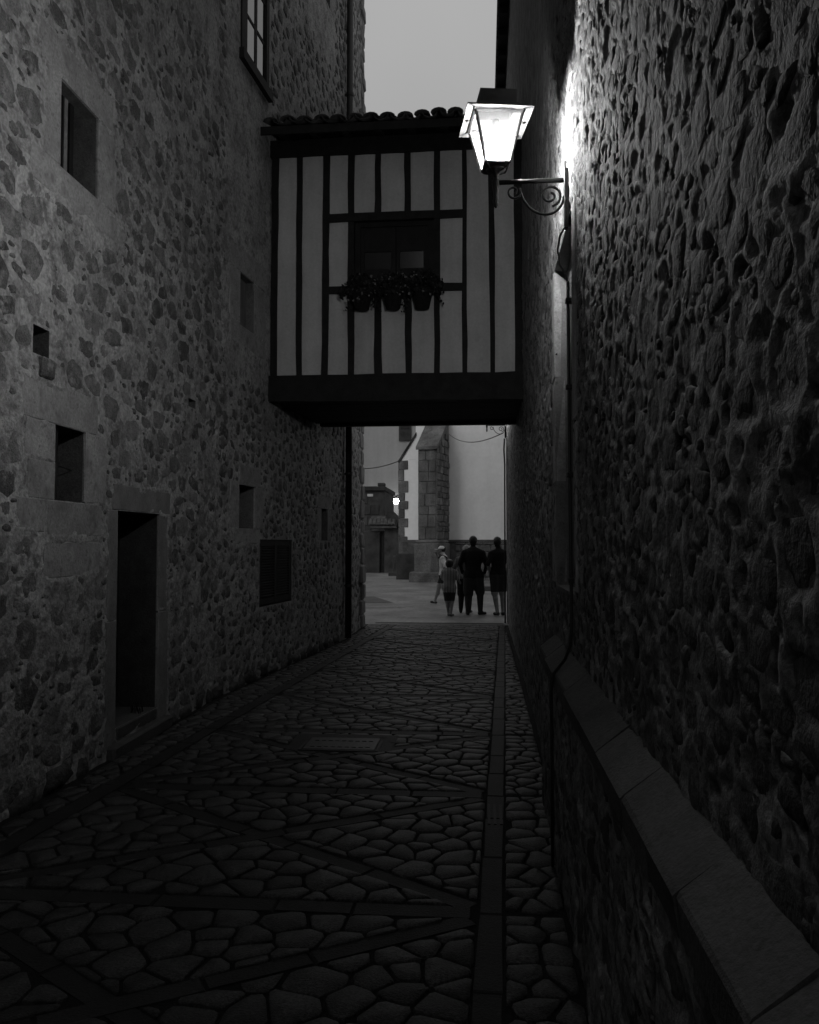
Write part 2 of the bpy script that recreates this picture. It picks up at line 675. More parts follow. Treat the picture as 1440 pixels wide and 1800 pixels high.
def reveal(parent, r, depth, xf, side, matl, back, t=0.0):
    """the inside faces of an opening in a wall that follows xf: soffit, two cheeks, bed and back"""
    y0, y1, z0, z1 = r
    xa, xb = float(xf(y0)), float(xf(y1))
    d = -side * depth
    m_ = MB()
    m_.add([(xa, y0, z1), (xb, y1, z1), (xb + d, y1, z1), (xa + d, y0, z1)], [(0, 1, 2, 3)])
    m_.add([(xa, y0, z0), (xb, y1, z0), (xb + d, y1, z0), (xa + d, y0, z0)], [(0, 1, 2, 3)])
    m_.add([(xa, y0, z0), (xa, y0, z1), (xa + d, y0, z1), (xa + d, y0, z0)], [(0, 1, 2, 3)])
    m_.add([(xb, y1, z0), (xb, y1, z1), (xb + d, y1, z1), (xb + d, y1, z0)], [(0, 1, 2, 3)])
    link("reveal", m_.mesh("reveal"), matl, parent)
    b = MB()
    d2 = d * 0.999
    b.add([(xa + d2, y0, z0), (xb + d2, y1, z0), (xb + d2, y1, z1), (xa + d2, y0, z1),
           (xa + d * 1.2, y0, z0), (xb + d * 1.2, y1, z0), (xb + d * 1.2, y1, z1), (xa + d * 1.2, y0, z1)],
          [(0, 1, 2, 3), (4, 5, 6, 7), (0, 1, 5, 4), (2, 3, 7, 6), (1, 2, 6, 5), (0, 3, 7, 4)])
    b.build("backing", back, parent)


def wall_block(name, r, xf, side, matl, parent, proud=0.012, deep=0.12, ch=0.008):
    """a dressed block let into the wall face; r = (y0,y1,z0,z1)"""
    y0, y1, z0, z1 = [v + random.uniform(-.003, .003) for v in r]
    m_ = MB().box((-deep, 0, z0), (proud, y1 - y0, z1), ch, 0.003)
    xa, xb = float(xf(y0)), float(xf(y1))
    k = (xb - xa) / (y1 - y0)
    m_.v = [(xa + k * p[1] + side * p[0], y0 + p[1], p[2]) for p in m_.v]
    return m_.build(name, matl, parent)


# camera terms, used only to rank stones by the size they show
CF = Vector((-math.sin(YAW) * math.cos(PITCH), math.cos(YAW) * math.cos(PITCH), math.sin(PITCH)))
CR = Vector((math.cos(YAW), math.sin(YAW), 0))
CU = CR.cross(CF)


def shown(x, y, z):
    d = Vector((x, y, z - 1.6))
    k = d.dot(CF)
    if k < 0.3:
        return None
    a, b = d.dot(CR) / k, d.dot(CU) / k
    if abs(a) > 0.52 or abs(b) > 0.645:
        return None
    return a, b, k


def wall_score(xf, hidden=None):
    def f(s):
        x = float(xf(s[0]))
        q = shown(x, s[0], s[1])
        if q is None or (hidden and hidden(s)):
            return 0.0
        d = math.hypot(s[0], x)
        return s[2] * s[3] * (abs(x) / d) / d ** 2
    return f


# ================================================================== SETTING: ground
g = MB().add([(-300, -300, -0.12), (300, -300, -0.12), (300, 600, -0.12), (-300, 600, -0.12)], [(0, 1, 2, 3)])
tag(g.build("ground", M_PLAZA_D), kind="structure")


def plaza_z(Y):
    return 0.0165 * (Y - 16.5)


pl = MB().add([(-30, 16.42, -0.004), (30, 16.42, -0.004), (30, 90, plaza_z(90)), (-30, 90, plaza_z(90))], [(0, 1, 2, 3)])
plaza = pl.build("plaza_pavement", M_PLAZA)
tag(plaza, kind="structure")
# darker bands and a wedge of other paving laid in the plaza


def plaza_patch(poly, m_):
    MB().add([(x, y, plaza_z(y) + 0.004) for x, y in poly], [tuple(range(len(poly)))]).build("paving_patch", m_, plaza)


plaza_patch([(-9, 21.5), (-3.1, 23.2), (-2.35, 21.3), (-9, 19.4)], M_PLAZA_D)
plaza_patch([(-6, 19.15), (-1.9, 19.9), (-1.9, 19.94), (-6, 19.2)], M_JOINT)
plaza_patch([(-2.2, 16.55), (0.4, 16.55), (0.4, 16.72), (-2.2, 16.72)], M_BAND)


# alley pavement
pav_me = MB().add([(-3.2, -16, -0.0095), (0.8, -16, -0.0095), (0.8, 16.45, -0.0095), (-3.2, 16.45, -0.0095)], [(0, 1, 2, 3)])
pav = pav_me.build("alley_pavement", M_JOINT)
tag(pav, kind="structure")


def band_l(Y):
    return -2.53 + 0.060 * (Y - 4.2)


def chan(Y):
    return -0.07 + 0.0265 * Y


def strip(p, q, wd, top, n, m_, name="paver"):
    p, q = Vector((p[0], p[1], 0)), Vector((q[0], q[1], 0))
    d = (q - p)
    L = d.length
    d.normalize()
    s = Vector((-d.y, d.x, 0)) * wd / 2
    cuts = [0] + sorted((i + random.uniform(-.25, .25)) / n for i in range(1, n)) + [1]
    for a, b in zip(cuts[:-1], cuts[1:]):
        A = p + d * (a * L + 0.003)
        B = p + d * (b * L - 0.003)
        t = top + random.uniform(-.0006, .0006)
        j = [random.uniform(-.10, .10) for _ in range(4)]
        bot = [A - s * (1 + j[0]), B - s * (1 + j[1]), B + s * (1 + j[2]), A + s * (1 + j[3])]
        c = (A + B) / 2
        vs = [(v.x, v.y, -0.034) for v in bot] + [(v.x, v.y, t - .008) for v in bot]
        tp = [c + (v - c) * 0.97 for v in bot]
        vs += [(v.x, v.y, t) for v in tp]
        fs = [(8, 9, 10, 11)]
        for k in (0, 4):
            fs += [(k + i, k + (i + 1) % 4, k + 4 + (i + 1) % 4, k + 4 + i) for i in range(4)]
        MB().add(vs, fs).build(name, m_, pav)


BAYS = [0.28 + 1.68 * k for k in range(0, 10)] + [16.4]
for k, y in enumerate(BAYS):
    strip((band_l(y) + .11, y), (chan(y) - .08, y), 0.115, -0.001, 5, M_BAND)
for y0, y1 in zip(BAYS[:-1], BAYS[1:]):
    nn = 3 if y1 - y0 > 1.2 else 2
    strip((band_l(y0), y0), (band_l(y1), y1), 0.125, 0.001, nn, M_BAND)
    strip((chan(y0), y0), (chan(y1), y1), 0.10, -0.0045, nn, M_BAND, "gutter_stone")
    if y1 - y0 > 1.2:
        strip((band_l(y0) + .1, y0 + .06), (chan(y1) - .08, y1 - .06), 0.095, -0.003, 5, M_BAND)
        strip((band_l(y1) + .1, y1 - .06), (chan(y0) - .08, y0 + .06), 0.095, -0.0055, 5, M_BAND)


def clip(poly, n, c):
    """keep points p with n.p <= c"""
    out = []
    m_ = len(poly)
    for i in range(m_):
        a, b = poly[i], poly[(i + 1) % m_]
        da = n[0] * a[0] + n[1] * a[1] - c
        db = n[0] * b[0] + n[1] * b[1] - c
        if da <= 0:
            out.append(a)
        if (da < 0 < db) or (db < 0 < da):
            t = da / (da - db)
            out.append((a[0] + (b[0] - a[0]) * t, a[1] + (b[1] - a[1]) * t))
    return out


def inset(poly, g_):
    """convex ccw polygon shrunk by g_"""
    res = list(poly)
    m_ = len(poly)
    for i in range(m_):
        a, b = poly[i], poly[(i + 1) % m_]
        dx, dy = b[0] - a[0], b[1] - a[1]
        L = math.hypot(dx, dy)
        if L < 1e-6:
            continue
        n = (dy / L, -dx / L)
        res = clip(res, n, n[0] * a[0] + n[1] * a[1] - g_)
        if len(res) < 3:
            return []
    return res


def inset_at(poly, X, g_):
    """shrink only from the two edges that meet at X"""
    res = list(poly)
    for i in range(len(poly)):
        a, b = poly[i], poly[(i + 1) % len(poly)]
        if min(math.hypot(a[0] - X[0], a[1] - X[1]), math.hypot(b[0] - X[0], b[1] - X[1])) > 1e-6:
            continue
        dx, dy = b[0] - a[0], b[1] - a[1]
        L = math.hypot(dx, dy)
        n = (dy / L, -dx / L)
        res = clip(res, n, n[0] * a[0] + n[1] * a[1] - g_)
    return res


def area(p):
    return 0.5 * sum(p[i][0] * p[(i + 1) % len(p)][1] - p[(i + 1) % len(p)][0] * p[i][1] for i in range(len(p)))


def voronoi(region, sx, sy, gap):
    """irregular stones that fill a convex region"""
    if area(region) < 0:
        region = region[::-1]
    x0, x1 = min(p[0] for p in region), max(p[0] for p in region)
    y0, y1 = min(p[1] for p in region), max(p[1] for p in region)
    seeds = []
    ny = max(1, int(round((y1 - y0) / sy)))
    nx = max(1, int(round((x1 - x0) / sx)))
    hx, hy = (x1 - x0) / nx, (y1 - y0) / ny
    for j in range(-1, ny + 1):
        for i in range(-1, nx + 2):
            seeds.append((x0 + (i + .5 * (j % 2) + random.uniform(-.42, .42)) * hx, y0 + (j + .5 + random.uniform(-.42, .42)) * hy))
    cells = []
    for i, s in enumerate(seeds):
        p = region
        for j, t in enumerate(seeds):
            if i == j:
                continue
            dx, dy = t[0] - s[0], t[1] - s[1]
            if abs(dx) > 3 * hx or abs(dy) > 3 * hy:
                continue
            L = math.hypot(dx, dy)
            if L < 1e-5:
                continue
            n = (dx / L, dy / L)
            p = clip(p, n, n[0] * (s[0] + t[0]) / 2 + n[1] * (s[1] + t[1]) / 2)
            if len(p) < 3:
                break
        if len(p) >= 3:
            q = inset(p, gap / 2)
            if len(q) >= 3 and area(q) > 0.0022:
                cells.append(q)
    return cells


def round_poly(p):
    """cut the corners, wobble the outline"""
    q = []
    m_ = len(p)
    for i in range(m_):
        a, b = p[i], p[(i + 1) % m_]
        if math.hypot(a[0] - b[0], a[1] - b[1]) < 0.012:
            q.append(((a[0] + b[0]) / 2, (a[1] + b[1]) / 2))
            continue
        for t in (0.13, 0.87):
            q.append((a[0] + (b[0] - a[0]) * t + random.uniform(-.004, .004), a[1] + (b[1] - a[1]) * t + random.uniform(-.004, .004)))
    return q


cells = []
for y0, y1 in zip(BAYS[:-1], BAYS[1:]):
    A, B = (band_l(y0) + .07, y0 + .062), (chan(y0) - .055, y0 + .062)
    D, C = (band_l(y1) + .07, y1 - .062), (chan(y1) - .055, y1 - .062)
    if y1 - y0 > 1.2:
        X = ((A[0] + B[0] + C[0] + D[0]) / 4, (y0 + y1) / 2)
        for tri in ((A, B, X), (B, C, X), (C, D, X), (D, A, X)):
            tr = list(tri) if area(tri) > 0 else list(tri)[::-1]
            tr = inset_at(tr, X, 0.05)
            if len(tr) >= 3:
                cells += voronoi(tr, 0.19, 0.14, 0.0145)
    else:
        cells += voronoi([A, B, C, D], 0.19, 0.14, 0.0145)
    wl = lambda y: float(left_x(y)) + 0.06
    cells += voronoi([(wl(y0), y0), (band_l(y0) - .07, y0), (band_l(y1) - .07, y1), (wl(y1), y1)], 0.20, 0.11, 0.016)
    wr = lambda y: 0.345 if y < 5.3 else 0.425
    cells += voronoi([(chan(y0) + .056, y0 + .02), (wr(y0), y0 + .02), (wr(y1), y1 - .02), (chan(y1) + .056, y1 - .02)], 0.15, 0.14, 0.0145)


def cobble_geo(p):
    q = round_poly(p)
    m_ = len(q)
    cx = sum(a[0] for a in q) / m_
    cy = sum(a[1] for a in q) / m_
    top = random.uniform(0, .006)
    tx, ty = random.uniform(-.008, .008), random.uniform(-.008, .008)
    vs = [(x, y, -0.034) for x, y in q]
    vs += [(cx + (x - cx) * .985, cy + (y - cy) * .985, top - .006 + tx * (x - cx) + ty * (y - cy)) for x, y in q]
    vs += [(cx + (x - cx) * .965, cy + (y - cy) * .965, top + tx * (x - cx) + ty * (y - cy)) for x, y in q]
    vs += [(cx, cy, top + random.uniform(-.002, .001))]
    fs = []
    for i in range(m_):
        j = (i + 1) % m_
        fs += [(i, j, m_ + j), (i, m_ + j, m_ + i), (m_ + i, m_ + j, 2 * m_ + j), (m_ + i, 2 * m_ + j, 2 * m_ + i), (2 * m_ + i, 2 * m_ + j, 3 * m_)]
    return vs, fs, (cx, cy)


COVER = (-1.42, -0.85, 6.38, 6.76)   # steel cover in the cobbles
geo = []
for c in cells:
    vs, fs, (cx, cy) = cobble_geo(c)
    if COVER[0] - .12 < cx < COVER[1] + .12 and COVER[2] - .09 < cy < COVER[3] + .09:
        continue
    q = shown(cx, cy, 0)
    geo.append((0 if q is None else area(c) / cy ** 3, vs, fs))
geo.sort(key=lambda t: -t[0])
for s, vs, fs in geo[:300]:
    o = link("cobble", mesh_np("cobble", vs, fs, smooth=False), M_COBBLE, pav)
Vs, Fs, b = [], [], 0
for s, vs, fs in geo[300:]:
    Vs.append(np.array(vs))
    Fs.append(np.array(fs) + b)
    b += len(vs)
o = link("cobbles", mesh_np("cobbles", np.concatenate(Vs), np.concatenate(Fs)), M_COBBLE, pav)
o["kind"] = "stuff"

# steel cover
cv = thing("manhole_cover", (-1.135, 6.57, 0), "rectangular steel access cover set in the cobbles", "manhole cover")
box_part("plate", (COVER[0], COVER[2], -0.034), (COVER[1], COVER[3], 0.004), M_COVER, cv, 0.004)
fr = MB()
for a in ((COVER[0] - .03, COVER[2] - .03, COVER[1] + .03, COVER[2] - .006), (COVER[0] - .03, COVER[3] + .006, COVER[1] + .03, COVER[3] + .03),
          (COVER[0] - .03, COVER[2] - .005, COVER[0] - .006, COVER[3] + .005), (COVER[1] + .006, COVER[2] - .005, COVER[1] + .03, COVER[3] + .005)):
    fr.box((a[0], a[1], -0.034), (a[2], a[3], 0.001))
fr.build("frame", M_IRON, cv)
MB().box((COVER[0] - .14, COVER[2] - .11, -0.034), (COVER[1] + .14, COVER[3] + .11, -0.003), .01, .012).build("collar", M_BAND, cv)
rb = MB()
for i in range(9):
    for j in range(2):
        rb.box((COVER[0] + .05 + i * .055, COVER[2] + .06 + j * .2, 0.003), (COVER[0] + .085 + i * .055, COVER[2] + .075 + j * .2, 0.008))
rb.build("tread_ribs", M_COVER, cv)

# short grating in the gutter
gr = thing("drain_grate", (0.03, 4.95, 0), "narrow iron drain grate in the gutter line", "drain grate")
gb = MB()
gy = 4.78
for i in (-.035, 0.0, .035):
    gb.box((chan(4.95) + i - .008, gy, -0.02), (chan(4.95) + i + .008, gy + .36, 0.001))
gb.build("bars", M_IRON, gr)

# ================================================================== LEFT HOUSE
LH = thing("stone_house", (-2.8, 7, 0), "tall rubble stone house with small deep windows lining the left side", "house")
W1 = (5.13, 5.66, 4.12, 4.72)
W2 = (5.13, 5.54, 1.89, 2.39)
DR = (6.07, 6.88, 0.20, 1.86)
SW = (9.03, 9.53, 1.78, 2.28)
US = (9.00, 9.44, 4.10, 4.71)
SH = (9.69, 10.92, 0.84, 1.66)
FW = (12.34, 12.69, 1.66, 2.15)
TW = (8.985, 9.835, 7.27, 8.88)
TR = (12.0, 12.72, 10.22, 11.6)
PH = (4.84, 5.03, 2.80, 2.98)
HO = (7.55, 7.74, 2.92, 3.00)
LHOLES = [W1, W2, DR, SW, US, SH, FW, TW, TR, PH, HO]
# dressed stones round the openings
blocks = {
    "W1": [("lintel", (4.85, 5.90, 4.72, 4.98)), ("sill", (4.78, 5.98, 3.90, 4.12)), ("jamb", (5.66, 5.93, 4.12, 4.72)), ("jamb", (4.93, 5.13, 4.12, 4.72))],
    "W2": [("lintel", (4.72, 5.72, 2.39, 2.66)), ("jamb", (4.76, 5.13, 2.14, 2.39)), ("jamb", (4.80, 5.13, 1.89, 2.14)), ("jamb", (5.54, 5.86, 1.89, 2.39)),
           ("sill", (5.02, 5.80, 1.66, 1.89)), ("sill", (4.70, 5.02, 1.68, 1.89)), ("block", (5.0, 5.78, 1.38, 1.62))],
    "DR": [("lintel", (5.98, 7.12, 1.86, 2.06)), ("jamb", (5.90, 6.07, 1.02, 1.86)), ("jamb", (5.89, 6.07, 0.06, 1.02)), ("jamb", (6.88, 7.07, 1.02, 1.86)), ("jamb", (6.88, 7.09, 0.06, 1.02))],
    "SW": [("jamb", (8.77, 9.03, 1.78, 2.31)), ("lintel", (9.03, 9.70, 2.28, 2.51)), ("jamb", (9.53, 9.80, 1.78, 2.28)), ("sill", (8.91, 9.70, 1.61, 1.78))],
    "US": [("jamb", (8.70, 9.00, 4.10, 4.71)), ("jamb", (9.44, 9.84, 4.10, 4.71)), ("lintel", (8.70, 9.84, 4.71, 5.0)), ("sill", (8.75, 9.82, 3.86, 4.10))],
    "FW": [("lintel", (12.13, 12.93, 2.15, 2.35)), ("jamb", (12.16, 12.34, 1.66, 2.15)), ("jamb", (12.69, 12.89, 1.66, 2.15))],
}
flat = [r for bl in blocks.values() for _, r in bl]
STRIP = (8.6, 9.95, 3.55, 9.7)
PANEL = (11.45, 13.0, 9.35, 12.2)
avoidL = LHOLES + flat + [STRIP, PANEL, (9.9, 10.1, 3.2, 6.9)]
stL = scatter_stones(4.0, 8.6, 0.02, 6.6, 2600, 0.025, 0.15, avoidL, (.42, .85), .004)
stL += scatter_stones(8.6, 13.5, 0.02, 3.5, 1900, 0.03, 0.11, avoidL, (.45, .85), .004)
stL += scatter_stones(13.5, 15.88, 0.02, 12.5, 1300, 0.04, 0.13, avoidL, (.45, .85), .006)
stL += scatter_stones(8.4, 13.5, 6.6, 12.5, 2200, 0.04, 0.14, avoidL, (.45, .85), .006)
stL += scatter_stones(1.5, 4.0, 0.02, 6.0, 350, 0.06, 0.15, [])
YsL = graded([(-16, 1.5, .25), (1.5, 4.0, .05), (4.0, 8.4, .0165), (8.4, 12, .034), (12, 15.9, .045)])
ZsL = graded([(-0.05, 5.2, .0175), (5.2, 9, .05), (9, 16.02, .09)])
wallL = wall_sheet("wall", YsL, ZsL, left_x, 1, 0.012, LHOLES, flat, stL, 0.005, [STRIP + (0.25,), PANEL + (0.25,)], M_MORTAR_L, LH, 3, cavities(420, 4.0, 13.2, .1, 5.5, LHOLES + flat + [STRIP]))


def hidL(s):
    return (s[0] > 9.7 and s[1] > 3.3 and s[1] < 3.4 + 0.45 * s[0])


place_stones(stL, left_x, 1, M_STONE_L, wallL, wall_score(left_x, hidL), -0.003, 0.008)
# rough footing stones along the foot of the wall
foot = []
yy_ = 3.6
while yy_ < 13.3:
    a_ = random.uniform(.07, .2)
    if not (5.8 < yy_ + a_ < 7.15):
        foot.append((yy_ + a_, random.uniform(.02, .07), a_, random.uniform(.05, .11), random.uniform(-.1, .1)))
    yy_ += 2 * a_ + random.uniform(-.03, .12)
place_stones(foot, left_x, 1, M_STONE_D, wallL, lambda q: 1.0, 0.012, 0.035)
# the house behind its wall face
core = MB().box((-9.5, -16, -0.1), (-3.75, 15.85, 16.0))
core.prism([(-3.75, -16), (-2.86, -16), (-2.86, -15.9), (-3.75, -15.9)], 'z', -0.05, 16.0)
core.prism([(-3.75, 15.8), (-2.42, 15.8), (-2.42, 15.86), (-3.75, 15.86)], 'z', -0.05, 16.0)
core.prism([(-3.8, -16), (-2.8, -16), (-2.8, 8.4), (-2.36, 13.6), (-2.36, 15.9), (-3.8, 15.9)], 'z', 16.0, 16.05)
core.build("core", M_MORTAR_L, LH)
MB().prism([(-10, -16.3), (-1.95, -16.3), (-1.95, 8.4), (-1.55, 13.6), (-1.55, 16.2), (-10, 16.2)], 'z', 16.07, 16.25).build("roof", M_TILE, LH)  # unseen eave, raised and widened to cut sky light in the alley
# returning corner at the plaza end: large rough quoins
zq = -0.02
i = 0
while zq < 15.6:
    hq = random.uniform(.24, .38)
    lq = .42 if i % 2 else .26
    ex = random.uniform(0.0, .03) + (0.03 if zq < .9 else 0)
    MB().box((-2.66, 15.9 - lq, zq), (-2.345 + ex, 15.93 + ex, zq + hq - .012), 0.03, 0.012).build("quoin", M_DRESSED_D, LH)
    zq += hq
    i += 1


def opening(key, name, depth, back=M_DARKWOOD, rv=M_REVEAL, label=None):
    r = {"W1": W1, "W2": W2, "DR": DR, "SW": SW, "US": US, "FW": FW, "SH": SH, "TW": TW, "TR": TR, "PH": PH, "HO": HO}[key]
    e = bpy.data.objects.new(name, None)
    COL.objects.link(e)
    e.parent = LH
    e.matrix_parent_inverse = Matrix.Translation(-Vector(LH.location))
    if label:
        e["label"] = label
    reveal(e, r, depth, left_x, 1, rv, back)
    for nm, br in blocks.get(key, []):
        wall_block(nm, br, left_x, 1, M_DRESSED_D if key == "DR" else M_DRESSED, e, proud=random.uniform(.001, .005), deep=.025)
    return e


e = opening("W1", "window", 0.32)
for yy, ww_, mm_ in ((5.335, .022, M_IRON), (5.36, .045, M_DRESSED_D), (5.435, .055, M_IRON)):
    box_part("bar", (-2.925, yy, 4.12), (-2.90, yy + ww_, 4.72), mm_, e)
e = opening("W2", "window", 0.30)
MB().tube([(-2.87, 5.25, 2.135), (-2.865, 5.475, 2.115), (-2.87, 5.25, 2.05)], 0.008, 6).build("bracket", M_IRON, e)
box_part("bar", (-2.885, 5.235, 1.89), (-2.855, 5.265, 2.39), M_IRON, e)
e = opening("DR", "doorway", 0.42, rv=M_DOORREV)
box_part("door_leaf", (-3.20, 6.09, 0.20), (-3.15, 6.87, 1.85), M_DARKWOOD, e, 0.004)
MB().box((-3.2, 5.93, -0.02), (-2.73, 7.05, 0.10), 0.02, 0.012).box((-3.2, 6.075, 0.102), (-2.79, 6.875, 0.205), 0.015, 0.006).build("threshold", M_COPING, e)
e = opening("SW", "window", 0.22)
e = opening("US", "window", 0.10, back=M_RENDER)
e = opening("FW", "window", 0.2)
opening("PH", "putlog_hole", 0.16)
MB().box((-2.9, 4.90, 2.66), (-2.765, 5.06, 2.795), 0.012, 0.01).build("block", M_STONE_L, LH)
opening("HO", "putlog_hole", 0.15)
e = opening("SH", "shuttered_window", 0.12, label="louvred wooden shutters closed over a low window")


def shut_x(y, d=0.03):
    return float(left_x(y)) - d


sh = MB()
for (a, b) in ((9.69, 9.77), (10.26, 10.34), (10.84, 10.92)):
    sh.add([(shut_x(a, .05), a, .86), (shut_x(b, .05), b, .86), (shut_x(b, .01), b, .86), (shut_x(a, .01), a, .86),
            (shut_x(a, .05), a, 1.66), (shut_x(b, .05), b, 1.66), (shut_x(b, .01), b, 1.66), (shut_x(a, .01), a, 1.66)],
           [(0, 1, 2, 3), (4, 5, 6, 7), (0, 1, 5, 4), (1, 2, 6, 5), (2, 3, 7, 6), (0, 3, 7, 4)])
for z0, z1 in ((.86, .94), (1.58, 1.66)):
    for a, b in ((9.772, 10.258), (10.342, 10.838)):
        sh.add([(shut_x(a, .048), a, z0), (shut_x(b, .048), b, z0), (shut_x(b, .012), b, z0), (shut_x(a, .012), a, z0),
                (shut_x(a, .048), a, z1), (shut_x(b, .048), b, z1), (shut_x(b, .012), b, z1), (shut_x(a, .012), a, z1)],
               [(0, 1, 2, 3), (4, 5, 6, 7), (0, 1, 5, 4), (1, 2, 6, 5), (2, 3, 7, 6), (0, 3, 7, 4)])
sh.build("frame", M_DARKWOOD, e)
for a, b in ((9.773, 10.257), (10.343, 10.837)):
    for k in range(19):
        z = .955 + k * .0335
        sl = MB().add([(shut_x(a, .045), a, z + .022), (shut_x(b, .045), b, z + .022), (shut_x(b, .014), b, z), (shut_x(a, .014), a, z),
                       (shut_x(a, .045), a, z + .030), (shut_x(b, .045), b, z + .030), (shut_x(b, .014), b, z + .008), (shut_x(a, .014), a, z + .008)],
                      [(0, 1, 2, 3), (4, 5, 6, 7), (0, 1, 5, 4), (1, 2, 6, 5), (2, 3, 7, 6), (0, 3, 7, 4)])
        sl.build("slat", M_DARKWOOD, e)

# upper casement window with panes that mirror the sky
e = opening("TW", "casement_window", 0.30, label="tall casement window with small panes in a dark frame")


def lbar(y0, y1, z0, z1, x_in, x_out, name="frame_bar", m_=M_DARKWOOD):
    y0, y1, z0, z1 = y0 + .215, y1 + .215, z0 + .13, z1 + .13
    a, b = float(left_x(y0)), float(left_x(y1))
    q = MB().add([(a - x_in, y0, z0), (b - x_in, y1, z0), (b + x_out, y1, z0), (a + x_out, y0, z0),
                  (a - x_in, y0, z1), (b - x_in, y1, z1), (b + x_out, y1, z1), (a + x_out, y0, z1)],
                 [(0, 1, 2, 3), (4, 5, 6, 7), (0, 1, 5, 4), (1, 2, 6, 5), (2, 3, 7, 6), (0, 3, 7, 4)])
    return q.build(name, m_, e)


lbar(8.74, 8.90, 7.14, 8.76, .05, .02)
lbar(9.55, 9.64, 7.14, 8.76, .05, .02)
lbar(9.20, 9.27, 7.14, 8.76, .05, .0)
lbar(8.70, 9.68, 7.02, 7.14, .06, .06, "sill")
lbar(8.905, 9.545, 8.66, 8.76, .05, .018)
for za in (7.142, 7.66, 8.18):
    lbar(8.905, 9.195, za, za + .04, .04, .0, "muntin")
    lbar(9.285, 9.545, za, za + .045, .04, .0, "muntin")
for (a, b) in ((8.905, 9.195), (9.285, 9.545)):
    a, b = a + .215, b + .215
    for za in (7.318, 7.836, 8.356):
        xa, xb = float(left_x(a)) - .008, float(left_x(b)) - .008
        zb = za + .47 if za < 8.3 else za + .43
        p = MB().add([(xa, a, za), (xb, b, za), (xb, b, zb), (xa, a, zb), (xa - .005, a, za), (xb - .005, b, za), (xb - .005, b, zb), (xa - .005, a, zb)],
                     [(0, 1, 2, 3), (4, 5, 6, 7), (0, 1, 5, 4), (1, 2, 6, 5), (2, 3, 7, 6), (0, 3, 7, 4)])
        p.build("pane", M_GLASS, e)
opening("TR", "window", 0.25)
# drainpipe
dp = MB()
xp = -2.36 + .075
dp.tube([(xp, 13.78, 0.02), (xp, 13.78, 16.0)], 0.055, 12)
dp.build("drainpipe", M_IRON, LH, smooth=True)
for z in (0.9, 2.8, 4.9, 7.4, 9.4, 11.4):
    MB().lathe([(.064, -.025), (.064, .025)], (xp, 13.78, z), 12).box((xp - .09, 13.76, z - .015), (xp - .05, 13.80, z + .015)).build("pipe_clip", M_IRON, LH)

# weeds on the doorstep and along the wall foot
wd = MB()
for k in range(26):
    a = random.uniform(0, 6.28)
    L = random.uniform(.06, .17)
    x0, y0 = -2.87 + random.uniform(-.05, .05), 6.62 + random.uniform(-.06, .06)
    p0 = Vector((x0, y0, .2))
    p1 = p0 + Vector((math.cos(a) * L * .4, math.sin(a) * L * .4, L))
    s = Vector((-math.sin(a), math.cos(a), 0)) * .006
    wd.add([p0 - s, p0 + s, p1], [(0, 1, 2)])
tag(wd.build("grass_tuft", M_LEAF), "small tuft of grass sprouting on the doorstep", "grass")

# ================================================================== RIGHT HOUSE
RH = thing("stone_house", (0.6, 7, 0), "tall rubble stone house with a sloped ledge lining the right side", "house")
NICHE = (4.14, 5.14, 1.35, 3.31)
PL_END = 5.25
stR = scatter_stones(0.4, 2.5, 1.0, 6.3, 3000, 0.018, 0.085, [NICHE], (.42, .9), 0.003, cell=.2)
stR += scatter_stones(2.5, 4.5, 1.0, 6.3, 3200, 0.018, 0.065, [NICHE], (.5, .95), 0.004, cell=.16)
stR += scatter_stones(4.5, 10.0, 0.05, 4.6, 1500, 0.035, 0.12, [NICHE, (0, PL_END, 0, 1.12)], (.4, .8), 0.012)
stR += scatter_stones(10.0, 16.95, 0.05, 4.6, 900, 0.05, 0.13, [], gap=0.012)
YsR = graded([(-14, 0.4, .2), (0.4, 3.0, .0105), (3.0, 5.4, .0105), (5.4, 9.0, .026), (9.0, 17.0, .06)])
ZsR = graded([(-0.05, 1.0, .03), (1.0, 4.7, .0115), (4.7, 6.5, .03), (6.5, 11.0, .1)])
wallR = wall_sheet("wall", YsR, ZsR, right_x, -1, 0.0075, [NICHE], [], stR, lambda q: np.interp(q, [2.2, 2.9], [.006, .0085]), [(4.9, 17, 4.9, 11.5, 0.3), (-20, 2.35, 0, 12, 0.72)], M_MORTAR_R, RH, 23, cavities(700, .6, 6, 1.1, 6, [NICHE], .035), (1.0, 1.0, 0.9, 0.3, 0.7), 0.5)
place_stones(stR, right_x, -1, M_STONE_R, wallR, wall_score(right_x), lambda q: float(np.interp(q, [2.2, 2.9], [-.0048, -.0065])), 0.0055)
# the niche
ne = bpy.data.objects.new("blind_window", None)
COL.objects.link(ne)
ne.parent = RH
ne.matrix_parent_inverse = Matrix.Translation(-Vector(RH.location))
ne["label"] = "shallow blocked window with smooth stone jambs"
reveal(ne, NICHE, 0.075, right_x, -1, M_DRESSED_D, M_REVEAL)
for nm, r in (("jamb", (5.14, 5.36, 2.64, 3.31)), ("jamb", (5.14, 5.32, 1.98, 2.63)), ("jamb", (5.14, 5.38, 1.36, 1.97)), ("jamb", (3.98, 4.14, 1.36, 2.2)), ("jamb", (3.96, 4.14, 2.21, 3.31))):
    wall_block(nm, r, right_x, -1, M_DRESSED, ne, proud=0.004, deep=0.07)
